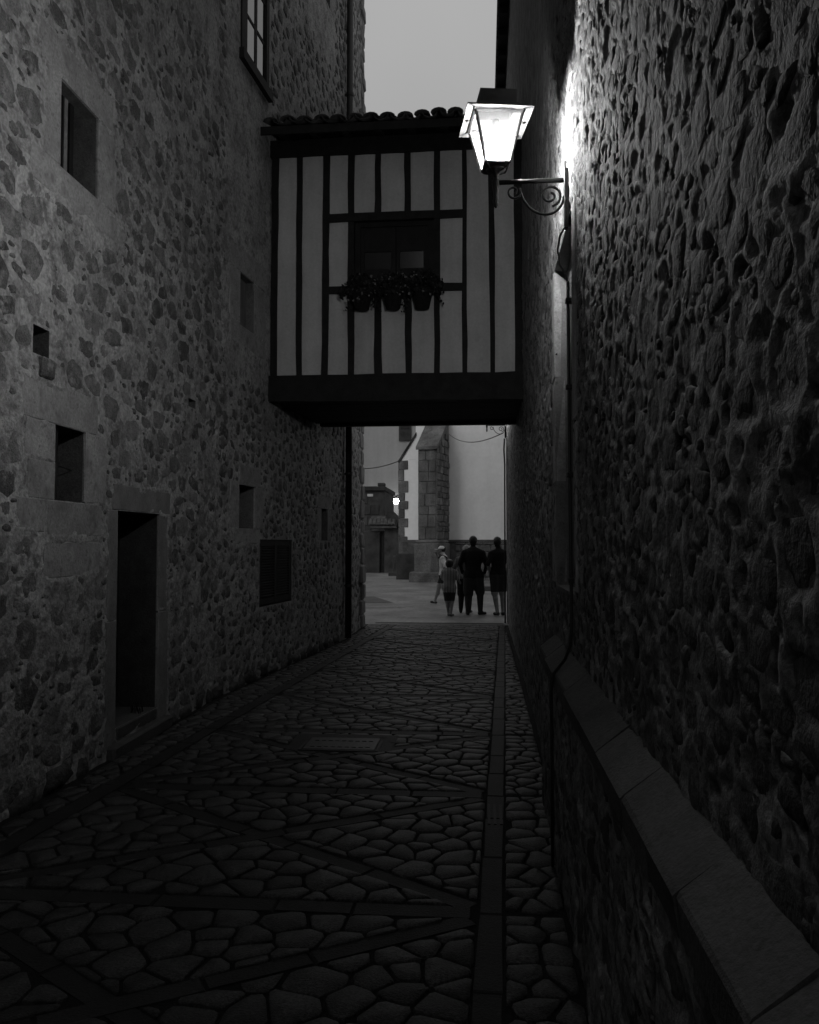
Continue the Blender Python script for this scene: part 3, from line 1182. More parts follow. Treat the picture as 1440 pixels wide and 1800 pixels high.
# plinth and its sloped coping
YsP = graded([(-14, 1.2, .15), (1.2, PL_END, .0105)])
ZsP = graded([(-0.05, 0.88, .0115)])
stP = scatter_stones(1.0, PL_END, 0.03, 0.86, 520, 0.03, 0.13, [], (.4, .75), 0.012)
plw = wall_sheet("plinth", YsP, ZsP, plinth_x, -1, 0.010, [], [], stP, 0.004, [], M_MORTAR_R, RH, 41, cavities(120, 1.2, 5, .1, .8, [], .05))
place_stones(stP, plinth_x, -1, M_STONE_R, plw, wall_score(plinth_x), -0.005, 0.0065, 200)
MB().box((0.365, PL_END - .02, -.05), (0.46, PL_END, 0.88)).build("plinth_end", M_MORTAR_R, RH)
joints = [-14.0, -13.0, -11.8, -10.4, -9.2, -8.0, -6.8, -5.6, -4.3, -3.0, -2.1, -1.2, -0.4, 0.35, 1.16, 1.57, 1.84, 2.16, 2.62, 3.10, 3.66, 4.2, 4.74, PL_END]
for a, b in zip(joints[:-1], joints[1:]):
    j = [random.uniform(-.004, .004) for _ in range(6)]
    zo = random.uniform(-.003, .003)
    prof = [(0.352 + j[0], 0.872 + zo), (0.348 + j[1], 0.950 + zo), (0.356, 0.962 + zo), (0.475, 1.055 + zo + j[2]), (0.53, 1.07 + zo), (0.53, 0.872 + zo)]
    m_ = MB().prism([(p[0], p[1]) for p in prof], 'y', a + .0018, b - .0018)
    m_.build("coping_stone", M_COPING, RH)
# house body, eave and roof behind the wall face
MB().box((0.66, -14, -0.1), (9, 16.95, 10.95)).box((0.47, 16.9, -.05), (0.66, 16.98, 10.95)).box((0.47, -14, -.05), (0.66, -13.9, 10.95)).build("core", M_RENDER, RH)
MB().box((0.30, -14.2, 10.98), (9.2, 17.15, 11.05)).build("soffit", M_DARKWOOD, RH)
k = 0
for y in np.arange(1.0, 17.2, 0.62):
    box_part("rafter_end", (0.27, y, 10.86), (0.46, y + .1, 10.978), M_TIMBER, RH)
MB().add([(0.27, -14.2, 11.06), (0.27, 17.2, 11.06), (5, 17.2, 13), (5, -14.2, 13), (0.27, -14.2, 11.12), (0.27, 17.2, 11.12), (5, 17.2, 13.08), (5, -14.2, 13.08)],
         [(0, 1, 2, 3), (4, 5, 6, 7), (0, 1, 5, 4), (1, 2, 6, 5), (2, 3, 7, 6), (0, 3, 7, 4)]).build("roof", M_TILE, RH)

# ================================================================== BRIDGE HOUSE
BH = thing("bridge_room", (-1.1, 11, 3.35), "timber framed white plaster room spanning the alley under a tiled roof", "building")
BY = 10.0
X0, X1 = -2.70, 0.53
# white plaster infill panels, each set back a little from the posts
posts = [(-2.645, -2.56, -2.655, -2.575), (-2.33, -2.262, -2.325, -2.255), (-1.988, -1.910, -2.005, -1.925), (-1.677, -1.595, -1.675, -1.592),
         (-1.335, -1.265, -1.345, -1.245), (-0.970, -0.890, -0.955, -0.872), (-0.598, -0.518, -0.598, -0.525), (-0.250, -0.190, -0.252, -0.190),
         (0.070, 0.146, 0.092, 0.152), (0.385, 0.485, 0.388, 0.488)]
ZB, ZT = 3.70, 6.50
R1, R2 = (5.635, 5.735), (4.725, 4.815)


def timber(name, pts0, pts1, y0, y1, parent, nseg=7, wob=.006):
    """hewn beam between two end edges ((xa,za),(xb,zb)) with wavering sides"""
    m_ = MB()
    n = nseg
    for i in range(n + 1):
        t = i / n
        o1 = random.uniform(-wob, wob)
        o2 = random.uniform(-wob, wob)
        a = [pts0[0][k] + (pts1[0][k] - pts0[0][k]) * t for k in (0, 1)]
        b = [pts0[1][k] + (pts1[1][k] - pts0[1][k]) * t for k in (0, 1)]
        d = (Vector(b) - Vector(a)).normalized()
        a = (a[0] + d.x * o1, a[1] + d.y * o1)
        b = (b[0] + d.x * o2, b[1] + d.y * o2)
        yy = y0 + random.uniform(-.004, .004)
        m_.v += [(a[0], yy, a[1]), (b[0], yy, b[1]), (b[0], y1, b[1]), (a[0], y1, a[1])]
    for i in range(n):
        for k in range(4):
            m_.f.append((4 * i + k, 4 * i + (k + 1) % 4, 4 * i + 4 + (k + 1) % 4, 4 * i + 4 + k))
    m_.f += [(0, 1, 2, 3), (4 * n, 4 * n + 1, 4 * n + 2, 4 * n + 3)]
    return m_.build(name, M_TIMBER, parent)


def panel(x0, x1, z0, z1):
    """slightly bellied plaster panel"""
    n = 6
    V, F = [], []
    for i in range(n + 1):
        for j in range(n + 1):
            u, v = i / n, j / n
            bel = -.006 * (1 - (2 * u - 1) ** 2) + random.uniform(-.0015, .0015)
            V.append((x0 + (x1 - x0) * u, BY + .012 + bel, z0 + (z1 - z0) * v))
    for i in range(n):
        for j in range(n):
            a = i * (n + 1) + j
            F.append((a, a + n + 1, a + n + 2, a + 1))
    b = len(V)
    V += [(x0, BY + .06, z0), (x1, BY + .06, z0), (x1, BY + .06, z1), (x0, BY + .06, z1)]
    F += [(b, b + 1, b + 2, b + 3)]
    link("plaster_panel", MB().add(V, F).mesh("plaster_panel", True), M_PLASTER, BH)


mids = [((p[0] + p[2]) / 2 + .02, (p[1] + p[3]) / 2 - .02) for p in posts]
for i in range(len(posts) - 1):
    xa, xb = mids[i][1], mids[i + 1][0]
    if i in (2, 6):
        for z0, z1 in ((ZB - .02, R2[0] + .02), (R2[1] - .02, R1[0] + .02), (R1[1] - .02, ZT + .02)):
            panel(xa, xb, z0, z1)
    elif i in (3, 4, 5):
        panel(xa, xb, ZB - .02, R2[0] + .02)
        panel(xa, xb, R1[1] - .02, ZT + .02)
    else:
        panel(xa, xb, ZB - .02, ZT + .02)
for i, p in enumerate(posts):
    if i in (4, 5):
        for (z0, z1) in ((ZB, R2[0] + .01), (R1[1] - .01, ZT)):
            t0, t1 = (z0 - ZB) / (ZT - ZB), (z1 - ZB) / (ZT - ZB)
            lo = [p[2] + (p[0] - p[2]) * t0, p[3] + (p[1] - p[3]) * t0]
            hi = [p[2] + (p[0] - p[2]) * t1, p[3] + (p[1] - p[3]) * t1]
            timber("post", ((lo[0], z0), (lo[1], z0)), ((hi[0], z1), (hi[1], z1)), BY - .015, BY + .1, BH, 4)
    else:
        timber("post", ((p[2], ZB), (p[3], ZB)), ((p[0], ZT), (p[1], ZT)), BY - .015, BY + .1, BH)
for (z0, z1) in (R1, R2):
    timber("rail", ((-1.93, z0), (-1.93, z1)), ((-0.245, z0 + .005), (-0.245, z1 + .005)), BY - .02, BY + .095, BH)
# sill beam, top plate, corner posts at the back, floor boards
timber("sill_beam", ((X0 + .005, 3.38), (X0 + .005, 3.705)), ((X1 - .03, 3.365), (X1 - .03, 3.70)), BY - .045, BY + .16, BH, 9, .008)
timber("top_plate", ((X0 + .01, 6.49), (X0 + .01, 6.70)), ((X1 - .03, 6.49), (X1 - .03, 6.70)), BY - .03, BY + .14, BH, 9)
nb = 9
for i in range(nb):
    a = BY + .165 + i * (1.83 / nb)
    xl0 = float(left_x(a)) + .03
    box_part("floor_board", (xl0, a + .003, 3.40 + random.uniform(-.004, .004)), (X1 - .05, a + 1.83 / nb - .003, 3.45), M_TIMBER, BH)
for i in range(6):
    x = -2.3 + i * .52
    box_part("joist", (x, BY + .17, 3.452), (x + .1, BY + 1.95, 3.60), M_TIMBER, BH)
MB().box((-2.42, BY + 1.97, 3.36), (X1 - .03, BY + 2.1, 6.7)).build("rear_wall", M_TIMBER, BH)
box_part("ceiling", (-2.5, BY + .15, 6.60), (X1 - .06, BY + 1.96, 6.66), M_TIMBER, BH)
# soffit boards and rafter feet of the eave
MB().add([(X0, BY - .36, 6.665), (X1 - .06, BY - .36, 6.665), (X1 - .06, BY + 1.05, 7.17), (X0, BY + 1.05, 7.17),
          (X0, BY - .36, 6.69), (X1 - .06, BY - .36, 6.69), (X1 - .06, BY + 1.05, 7.195), (X0, BY + 1.05, 7.195)],
         [(0, 1, 2, 3), (4, 5, 6, 7), (0, 1, 5, 4), (1, 2, 6, 5), (2, 3, 7, 6), (0, 3, 7, 4)]).build("roof_boards", M_TIMBER, BH)
MB().add([(X0, BY + 1.05, 7.17), (X1 - .06, BY + 1.05, 7.17), (X1 - .06, BY + 2.3, 6.72), (X0, BY + 2.3, 6.72),
          (X0, BY + 1.05, 7.195), (X1 - .06, BY + 1.05, 7.195), (X1 - .06, BY + 2.3, 6.745), (X0, BY + 2.3, 6.745)],
         [(0, 1, 2, 3), (4, 5, 6, 7), (0, 1, 5, 4), (1, 2, 6, 5), (2, 3, 7, 6), (0, 3, 7, 4)]).build("roof_boards", M_TIMBER, BH)
for i in range(8):
    x = -2.5 + i * .4
    MB().add([(x, BY - .34, 6.60), (x + .09, BY - .34, 6.60), (x + .09, BY, 6.702), (x, BY, 6.702),
              (x, BY - .34, 6.668), (x + .09, BY - .34, 6.668), (x + .09, BY, 6.79), (x, BY, 6.79)],
             [(0, 1, 2, 3), (4, 5, 6, 7), (0, 1, 5, 4), (1, 2, 6, 5), (2, 3, 7, 6), (0, 3, 7, 4)]).build("rafter_foot", M_TIMBER, BH)
box_part("fascia", (X0, BY - .385, 6.60), (X1 - .06, BY - .362, 6.70), M_TIMBER, BH)


def barrel_tile(r0, r1, L, up):
    V, F = [], []
    n = 7
    for (yy, r) in ((0, r0), (L, r1)):
        for q, off in ((0, 0), (1, -.014)):
            for k in range(n):
                a = math.pi * k / (n - 1)
                s = 1 if up else -1
                V.append(((r + off) * math.cos(a), yy, s * (r + off) * math.sin(a) * .56))
    for k in range(n - 1):
        F += [(k, k + 1, 2 * n + k + 1, 2 * n + k), (n + k, n + k + 1, 3 * n + k + 1, 3 * n + k), (k, k + 1, n + k + 1, n + k), (2 * n + k, 2 * n + k + 1, 3 * n + k + 1, 3 * n + k)]
    F += [(0, n, 3 * n, 2 * n), (n - 1, 2 * n - 1, 4 * n - 1, 3 * n - 1)]
    me = MB().add(V, F).mesh("roof_tile", True)
    me.materials.append(M_TILE)
    return me


roof = bpy.data.objects.new("roof", None)
COL.objects.link(roof)
roof.parent = BH
roof.matrix_parent_inverse = Matrix.Translation(-Vector(BH.location))
T_UP, T_DN = barrel_tile(.098, .082, .46, True), barrel_tile(.09, .10, .46, False)
sl = math.atan2(.505, 1.41)
for side in (1, -1):
    for row in range(4):
        for i in range(16):
            x = -2.56 + i * .205
            if x > X1 - .1:
                continue
            dist = -.42 + row * .37
            for me, dx, dz in ((T_UP, 0, .075), (T_DN, .1025, .105)):
                if x + dx > X1 - .1:
                    continue
                o = bpy.data.objects.new("roof_tile", me)
                COL.objects.link(o)
                o.parent = roof
                jz = random.uniform(-.012, .012)
                rx = random.uniform(-.02, .02)
                if side == 1:
                    o.location = (x + dx + random.uniform(-.012, .012), BY - .02 + dist * math.cos(sl) + random.uniform(-.02, .02), 6.812 + dz + (dist) * math.sin(sl) + jz + (.006 * row))
                    o.rotation_euler = (sl + rx, random.uniform(-.05, .05), random.uniform(-.04, .04))
                else:
                    o.location = (x + dx, BY + 2.36 - (dist + .38) * math.cos(sl), 6.74 + dz + (dist + .38) * math.sin(sl) + jz)
                    o.rotation_euler = (sl + rx, 0, math.pi + random.uniform(-.04, .04))
for i in range(8):
    MB().tube([(X0 + i * .39, BY + 1.05, 7.26), (X0 + .40 + i * .39, BY + 1.05, 7.275)], [.105, .09], 10).build("ridge_tile", M_TILE, roof, True)

# window of the bridge room
wn = bpy.data.objects.new("window", None)
COL.objects.link(wn)
wn.parent = BH
wn.matrix_parent_inverse = Matrix.Translation(-Vector(BH.location))
wn["label"] = "two leaf dark wood window with small panes"
xa, xb, za, zb = -1.592, -0.60, R2[1] + .002, R1[0] - .002
MB().box((xa, BY + .03, za), (xa + .07, BY + .10, zb)).box((xb - .07, BY + .03, za), (xb, BY + .10, zb)).box((xa + .07, BY + .03, zb - .06), (xb - .07, BY + .10, zb)).box((xa + .07, BY + .03, za), (xb - .07, BY + .10, za + .06)).build("frame", M_TIMBER, wn)
xm = (xa + xb) / 2 + .02
for (l0, l1) in ((xa + .072, xm - .004), (xm + .004, xb - .072)):
    lf = MB()
    lf.box((l0, BY + .045, za + .062), (l0 + .045, BY + .085, zb - .062))
    lf.box((l1 - .06, BY + .045, za + .062), (l1, BY + .085, zb - .062))
    lf.box((l0 + .046, BY + .047, za + .062), (l1 - .061, BY + .083, 5.045))
    lf.box((l0 + .046, BY + .047, 5.262), (l1 - .061, BY + .083, zb - .062))
    lf.build("casement", M_TIMBER, wn)
    g_ = MB().box((l0 + .044, BY + .062, 5.043), (l1 - .059, BY + .066, 5.264))
    g_.build("pane", M_GLASS_OLD, wn)
# ================================================================== LANTERNS


def lantern(at, label, group=None, arm=0.365, bulb=None):
    """bracket lantern; at = fixing point on the wall at arm height, arm runs to -x"""
    T = thing("wall_lantern", at, label, "lantern", group)
    ax, ay, az = at

    def P(pts):
        return [(ax + p[0], ay + p[1], az + p[2]) for p in pts]
    cx = -arm
    MB().tube(P([(0.0, 0, 0), (cx + .01, 0, 0)]), 0.0125, 10).build("arm", M_IRON, T, True)
    pm = MB().box((ax - .012, ay - .018, az - .26), (ax + .014, ay + .018, az + .06), .004)
    pm.tube(P([(-.004, 0, .06), (-.002, 0, .10)]), .006, 6)
    pm.tube(P([(.010, .012, -.02), (.022, .012, -.24)]), .013, 6)
    pm.build("wall_plate", M_IRON, T)
    # scrolled brace
    pts = []
    for k in range(40):                      # big inner spiral by the wall
        t = k / 39
        a = R(80) - t * R(520)
        r = .013 + .046 * (t ** .9)
        pts.append((-.082 + r * math.cos(a) * 1.0, 0, -.080 + r * math.sin(a)))
    e0 = pts[-1]
    big = pts
    MB().tube(P(big), .007, 6).build("scroll", M_IRON, T, True)
    s2 = []
    for k in range(30):                      # small outer spiral
        t = k / 29
        a = R(-60) + t * R(400)
        r = .010 + .030 * t
        s2.append((cx + .095 + r * math.cos(a), 0, -.052 + r * math.sin(a)))
    MB().tube(P(s2), .0065, 6).build("scroll", M_IRON, T, True)
    # sweep that joins the two
    a0, a1, a2, a3 = Vector((cx + .128, 0, -.035)), Vector((cx + .14, 0, -.19)), Vector((-.03, 0, -.24)), Vector((-.010, 0, -.085))
    sw = []
    for k in range(24):
        t = k / 23
        q = a0 * (1 - t) ** 3 + a1 * 3 * t * (1 - t) ** 2 + a2 * 3 * t * t * (1 - t) + a3 * t ** 3
        sw.append(tuple(q))
    MB().tube(P(sw), .007, 6).build("scroll", M_IRON, T, True)
    c = (ax + cx, ay, az)
    MB().lathe([(.004, -.135), (.011, -.125), (.016, -.10), (.012, -.07), (.017, -.03), (.021, -.01), (.021, .012), (.013, .02), (.012, .04), (.03, .055), (.05, .062), (.052, .07), (.03, .078), (.03, .085)], c, 14).build("stem", M_IRON, T, True)
    # tapered glass body
    zb_, zt_ = .085, .325
    hb, ht = .062, .122
    rot = R(9)

    def Q(x, y, z):
        return (c[0] + x * math.cos(rot) - y * math.sin(rot), c[1] + x * math.sin(rot) + y * math.cos(rot), c[2] + z)
    fr_ = MB()
    cor = [(-1, -1), (1, -1), (1, 1), (-1, 1)]
    for sx, sy in cor:
        fr_.tube([Q(sx * hb, sy * hb, zb_), Q(sx * ht, sy * ht, zt_)], .0085, 4)
    for i in range(4):
        a, b = cor[i], cor[(i + 1) % 4]
        fr_.tube([Q(a[0] * hb, a[1] * hb, zb_), Q(b[0] * hb, b[1] * hb, zb_)], .008, 4)
        fr_.tube([Q(a[0] * ht, a[1] * ht, zt_), Q(b[0] * ht, b[1] * ht, zt_)], .010, 4)
    fr_.build("frame", M_LAMP_METAL, T)
    bp = MB()
    bp.add([Q(sx * hb, sy * hb, zb_ - .004) for sx, sy in cor] + [Q(sx * hb, sy * hb, zb_ + .004) for sx, sy in cor],
           [(0, 1, 2, 3), (4, 5, 6, 7), (0, 1, 5, 4), (1, 2, 6, 5), (2, 3, 7, 6), (3, 0, 4, 7)])
    bp.build("base_plate", M_LAMP_METAL, T)
    for i in range(4):
        a, b = cor[i], cor[(i + 1) % 4]
        MB().add([Q(a[0] * hb, a[1] * hb, zb_), Q(b[0] * hb, b[1] * hb, zb_), Q(b[0] * ht, b[1] * ht, zt_), Q(a[0] * ht, a[1] * ht, zt_)], [(0, 1, 2, 3)]).build("pane", M_LGLASS, T)
    # wide turned-out rim and the box cap
    w0, w1 = ht + .006, .172
    rim = MB()
    for i in range(4):
        a, b = cor[i], cor[(i + 1) % 4]
        for zz in (0, .006):
            pass
        lo = [Q(a[0] * w0, a[1] * w0, .336), Q(b[0] * w0, b[1] * w0, .336), Q(b[0] * w1, b[1] * w1, .326), Q(a[0] * w1, a[1] * w1, .326)]
        hi = [(p[0], p[1], p[2] + .008) for p in lo]
        rim.add(lo + hi, [(0, 1, 2, 3), (4, 5, 6, 7), (0, 1, 5, 4), (1, 2, 6, 5), (2, 3, 7, 6), (3, 0, 4, 7)])
    rim.build("rim", M_LAMP_METAL, T)
    cp = MB()

    def ring(h, z):
        return [Q(sx * h, sy * h, z) for sx, sy in cor]
    prof = [(w0 + .004, .345), (.10, .385), (.095, .385), (.095, .455), (.07, .462)]
    for (h0, z0), (h1, z1) in zip(prof[:-1], prof[1:]):
        cp.add(ring(h0, z0) + ring(h1, z1), [(i, (i + 1) % 4, 4 + (i + 1) % 4, 4 + i) for i in range(4)])
    cp.add(ring(.07, .462), [(0, 1, 2, 3)])
    cp.build("cap", M_LAMP_METAL, T)
    for sx in (-1, 1):
        MB().lathe([(.009, -.004), (.009, .004)], Q(sx * .148, 0, .322), 8).build("rivet", M_LAMP_METAL, T)
    for i, (sx, sy) in enumerate(cor):
        p0, p1 = Vector((sx * .020, sy * .020, .058)), Vector((sx * hb * 1.12, sy * hb * 1.12, .125))
        mid = Vector((sx * .075, sy * .075, .066))
        cur = [p0 * (1 - t) ** 2 + mid * 2 * t * (1 - t) + p1 * t * t for t in [k / 8 for k in range(9)]]
        MB().tube([Q(*q) for q in cur], .004, 5).build("leaf_strut", M_IRON, T, True)
    MB().lathe([(.020, .195), (.024, .23), (.024, .32), (.02, .335), (.016, .2)], c, 12).build("socket", M_LAMP_METAL, T, True)
    bm = bmesh.new()
    bmesh.ops.create_icosphere(bm, subdivisions=2, radius=.04)
    for v in bm.verts:
        v.co.z *= 1.15
    me = bpy.data.meshes.new("bulb")
    bm.to_mesh(me)
    bm.free()
    bo = link("bulb", me, bulb or M_BULB, T)
    bo.matrix_parent_inverse = Matrix.Identity(4)
    bo.location = (cx, 0, .146)
    return T


L1 = lantern((0.436, 4.27, 3.505), "lit iron wall lantern on a scrolled bracket in front of the plaster room")
L2 = lantern((0.44, 16.45, 3.99), "scrolled iron lantern bracket at the far end of the right wall, under the room", bulb=glow("weak_lit_bulb", 450))

# power cable of the lantern
cb = MB()
cb.tube([(.44, 4.27, 3.24), (.425, 4.28, 3.25), (.405, 4.30, 3.22), (.395, 4.31, 3.15), (.405, 4.31, 3.07), (.435, 4.27, 3.0), (.442, 4.235, 2.93)], .006, 6)
cb.build("lantern_cable", M_CABLE, None, True)
tag(bpy.data.objects["lantern_cable"], "loose black cable looping from the lantern's wall plate to the conduit", "cable")
cd = thing("conduit", (0.42, 4.2, 0), "thin dark conduit running down the right wall and over the ledge", "conduit")
MB().tube([(.437, 4.22, 2.95), (.436, 4.20, 2.3), (.434, 4.15, 1.5), (.432, 4.12, 1.20), (.425, 4.12, 1.10), (.40, 4.14, 1.03), (.345, 4.16, 0.955), (.333, 4.165, .90), (.336, 4.17, .5), (.336, 4.18, 0.0)], .0085, 8).build("pipe", M_CABLE, cd, True)
for z, y, x in ((2.85, 4.22, .437), (2.4, 4.205, .436), (1.95, 4.18, .435), (1.42, 4.145, .434)):
    MB().box((x - .014, y - .022, z - .012), (x + .03, y + .022, z + .012), .003).build("pipe_clip", M_IRON, cd)
cd2 = MB().tube([(.425, 16.45, 3.72), (.415, 16.5, 3.5), (.432, 16.55, 3.2), (.43, 16.6, 2.8), (.428, 16.6, .02)], .018, 6)
tag(cd2.build("conduit", M_CABLE, None, True), "black conduit dropping from the far lantern bracket at the wall's end", "conduit")

# ================================================================== FLOWER POTS


def flower_pot(x, label, seed, tall):
    rr = random.Random(seed)
    y, z = BY - .17, 4.47
    T = thing("flower_pot", (x, y, z), label, "flower pot", "flower pots hung under the window")
    MB().lathe([(.085, 0), (.125, .19), (.137, .19), (.137, .225), (.118, .225), (.112, .19)], (x, y, z), 16).build("pot", M_POT, T, True)
    h = MB()
    h.tube([(x + .14 * math.cos(a), y + .14 * math.sin(a), z + .185) for a in [k * math.pi / 8 for k in range(17)]], .005, 5)
    h.tube([(x - .10, y + .12, z + .185), (x - .10, y + .19, z + .185)], .005, 5).tube([(x + .10, y + .12, z + .185), (x + .10, y + .19, z + .185)], .005, 5)
    h.build("pot_hanger", M_IRON, T)
    V, F = [], []
    V2, F2 = [], []

    def leaf(c, s, VV, FF):
        n = Vector((rr.uniform(-1, 1), rr.uniform(-1, 1), rr.uniform(-.4, 1))).normalized()
        u = n.orthogonal().normalized()
        u.rotate(Matrix.Rotation(rr.uniform(0, 6.28), 3, n))
        v = n.cross(u)
        b = len(VV)
        for q in range(6):
            a = q * math.pi / 3
            VV.append(tuple(c + u * math.cos(a) * s + v * math.sin(a) * s * .8 + n * (.25 * s if q % 2 else 0)))
        FF.append((b, b + 1, b + 2, b + 3, b + 4, b + 5))
    for k in range(440):
        a = rr.uniform(0, 6.28)
        rad = .27 * math.sqrt(rr.random())
        zz = z + .25 + rr.uniform(-.05, .22) * (1 - (rad / .33) ** 2) * tall - (rad / .27) ** 2 * rr.uniform(0, .14)
        leaf(Vector((x + rad * math.cos(a), y - .02 + rad * math.sin(a) * .6, zz)), rr.uniform(.016, .034), V, F)
    for k in range(5):        # trailing stems
        a = rr.uniform(0, 6.28)
        L = rr.uniform(.15, .32)
        for t in range(8):
            leaf(Vector((x + math.cos(a) * (.15 + .12 * t / 8), y - abs(math.sin(a)) * .12, z + .2 - L * t / 8)), .018, V, F)
    for k in range(22):
        a = rr.uniform(0, 6.28)
        rad = .25 * math.sqrt(rr.random())
        leaf(Vector((x + rad * math.cos(a), y - .06 - abs(rad * math.sin(a)) * .6, z + rr.uniform(.08, .40))), rr.uniform(.012, .02), V2, F2)
    MB().add(V, F).build("foliage", M_LEAF, T)
    MB().add(V2, F2).build("blossom", M_PETAL, T)


flower_pot(-1.47, "hanging flower pot nearest the left house, its foliage spilling past the window frame", 1, .9)
flower_pot(-1.09, "middle one of three flower pots hung under the timber window", 2, 1.0)
flower_pot(-0.73, "hanging flower pot nearest the lantern, clear of the other two", 3, 1.1)

# ================================================================== PLAZA BUILDINGS
# church set at an angle to the alley: local u along its wall, v into it
CP = Vector((-1.70, 30.0, 0))
TH = R(15)
CUa, CVa = Vector((math.cos(TH), -math.sin(TH), 0)), Vector((math.sin(TH), math.cos(TH), 0))
CZ = plaza_z(30.0) - .03


def cpt(u, v, z):
    p = CP + CUa * u + CVa * v
    return (p.x, p.y, CZ + z)


CH = thing("church", tuple(CP + CVa * 3 + Vector((0, 0, CZ))), "pale rendered church wall with stone buttress beyond the people", "church")


def cbox(name, u0, u1, v0, v1, z0, z1, m_, parent, ch=0.0, jit=0.0, top=None):
    b = MB().box((u0, v0, z0), (u1, v1, z1), ch, jit)
    b.v = [cpt(*p) for p in b.v]
    return b.build(name, m_, parent)


cbox("wall", -2.02, 9, 1.5, 9, 0, 4.72, M_CHURCH, CH)
cbox("wall", -1.36, 9, 1.5, 9, 4.722, 13, M_CHURCH, CH)
sh_ = MB().prism([(-2.02, 4.724), (-1.362, 4.724), (-1.362, 5.70)], 'y', 1.5, 3.5)
sh_.v = [cpt(*p) for p in sh_.v]
sh_.build("wall", M_CHURCH, CH)
sh_ = MB().prism([(-2.10, 4.66), (-2.04, 4.60), (-1.33, 5.66), (-1.33, 5.78)], 'y', 1.44, 3.5)
sh_.v = [cpt(*p) for p in sh_.v]
sh_.build("shoulder_coping", M_DARKHOUSE, CH)
cbox("plinth", -1.99, 9, 1.30, 1.499, -.2, 1.50, M_RUBFAR, CH)
cbox("plinth_cap", -1.99, 9, 1.27, 1.498, 1.502, 1.58, M_ASHLAR, CH)
bt = bpy.data.objects.new("buttress", None)
COL.objects.link(bt)
bt.parent = CH
bt.matrix_parent_inverse = Matrix.Translation(-Vector(CH.location))
# buttress body with weathered slope on top
bb = MB()
prof = [(0.05, 1.55), (0.05, 5.0), (1.499, 6.25), (1.499, 1.55)]
bb.prism(prof, 'x', -.74, -.01)
bb.v = [cpt(*p) for p in bb.v]
bb.build("shaft", M_ASHLAR, bt)
cbox("footing", -.86, .10, -.10, 1.28, -.2, 1.45, M_ASHLAR, bt, .03, .01)
cbox("footing", -.98, .30, -.35, 1.26, -.2, .40, M_ASHLAR, bt, .04, .02)
cbox("footing_course", -.82, .06, -.05, 1.285, 1.452, 1.56, M_ASHLAR, bt, .03)
# coping slab on the slope
sb = MB()
sb.prism([(-.06, 4.91), (-.06, 5.02), (1.49, 6.38), (1.49, 6.25)], 'x', -.80, .05)
sb.v = [cpt(*p) for p in sb.v]
sb.build("coping_slab", M_ASHLAR, bt)
# rubble blocks on the right cheek of the buttress, ashlar blocks on its front
z = 1.60
while z < 6.6:
    h = random.uniform(.16, .30)
    v = .07
    while v < 1.42:
        l_ = random.uniform(.18, .42)
        v2 = min(v + l_, 1.47)
        if z + h < 5.0 + (v - .05) * .86 - .05:
            cbox("block", -.03, .012 + random.uniform(0, .035), v, v2 - .025, z, z + h - .025, M_RUBFAR, bt, .018, .012)
        v = v2
    z += h
z = 1.60
r_ = 0
while z < 4.9:
    h = random.uniform(.32, .46)
    c0 = random.uniform(-.5, -.25)
    for u0, u1 in ((-.745, c0), (c0, -.045)):
        cbox("block", u0 + .008, u1 - .006, .02 - random.uniform(0, .012), .2, z, min(z + h, 4.98) - .012, M_ASHLAR, bt, .012, .006)
    z += h
# rubble of the plinth
z = -.02
while z < 1.48:
    h = random.uniform(.16, .28)
    u = .32
    while u < 3.4:
        l_ = random.uniform(.22, .5)
        cbox("block", u, u + l_ - .03, 1.27 - random.uniform(0, .03), 1.36, z, min(z + h, 1.49) - .025, M_RUBFAR, CH, .02, .015)
        u += l_
    z += h
# alternating quoins up the church's left corner
z = 1.0
i = 0
while z < 4.6:
    h = random.uniform(.30, .46)
    l_ = (.34 if i % 2 else .20) + random.uniform(-.04, .04)
    cbox("quoin", -2.07 - random.uniform(0, .02), -2.02 + l_, 1.46, 1.8, z, min(z + h, 4.7) - .01, M_ASHLAR, CH, .015, .006)
    z += h
    i += 1
# render strip beyond: the wall foot left of the buttress
cbox("wall_foot", -2.0, -.99, 1.0, 1.499, -.2, 1.05, M_DARKHOUSE, CH, .03)

# grey house behind the church corner
HZ = plaza_z(46)
GH = thing("rendered_house", (-6.4, 46, HZ), "grey rendered house with a lit lamp behind the church corner", "house")
MB().box((-12, 46, HZ - .3), (-2.5, 54, 13)).build("wall", M_HOUSE, GH)
MB().box((-12.4, 45.5, 13.0), (-2.2, 54.4, 13.3)).build("roof", M_TILE, GH)
box_part("window_frame", (-4.75, 45.9, 7.45), (-4.05, 45.999, 9.2), M_DARKHOUSE, GH)
box_part("pane", (-4.66, 45.88, 8.1), (-4.14, 45.898, 9.1), M_GLASS_OLD, GH)
box_part("dado", (-12, 45.93, HZ - .2), (-2.6, 45.998, HZ + .9), M_DARKHOUSE, GH)

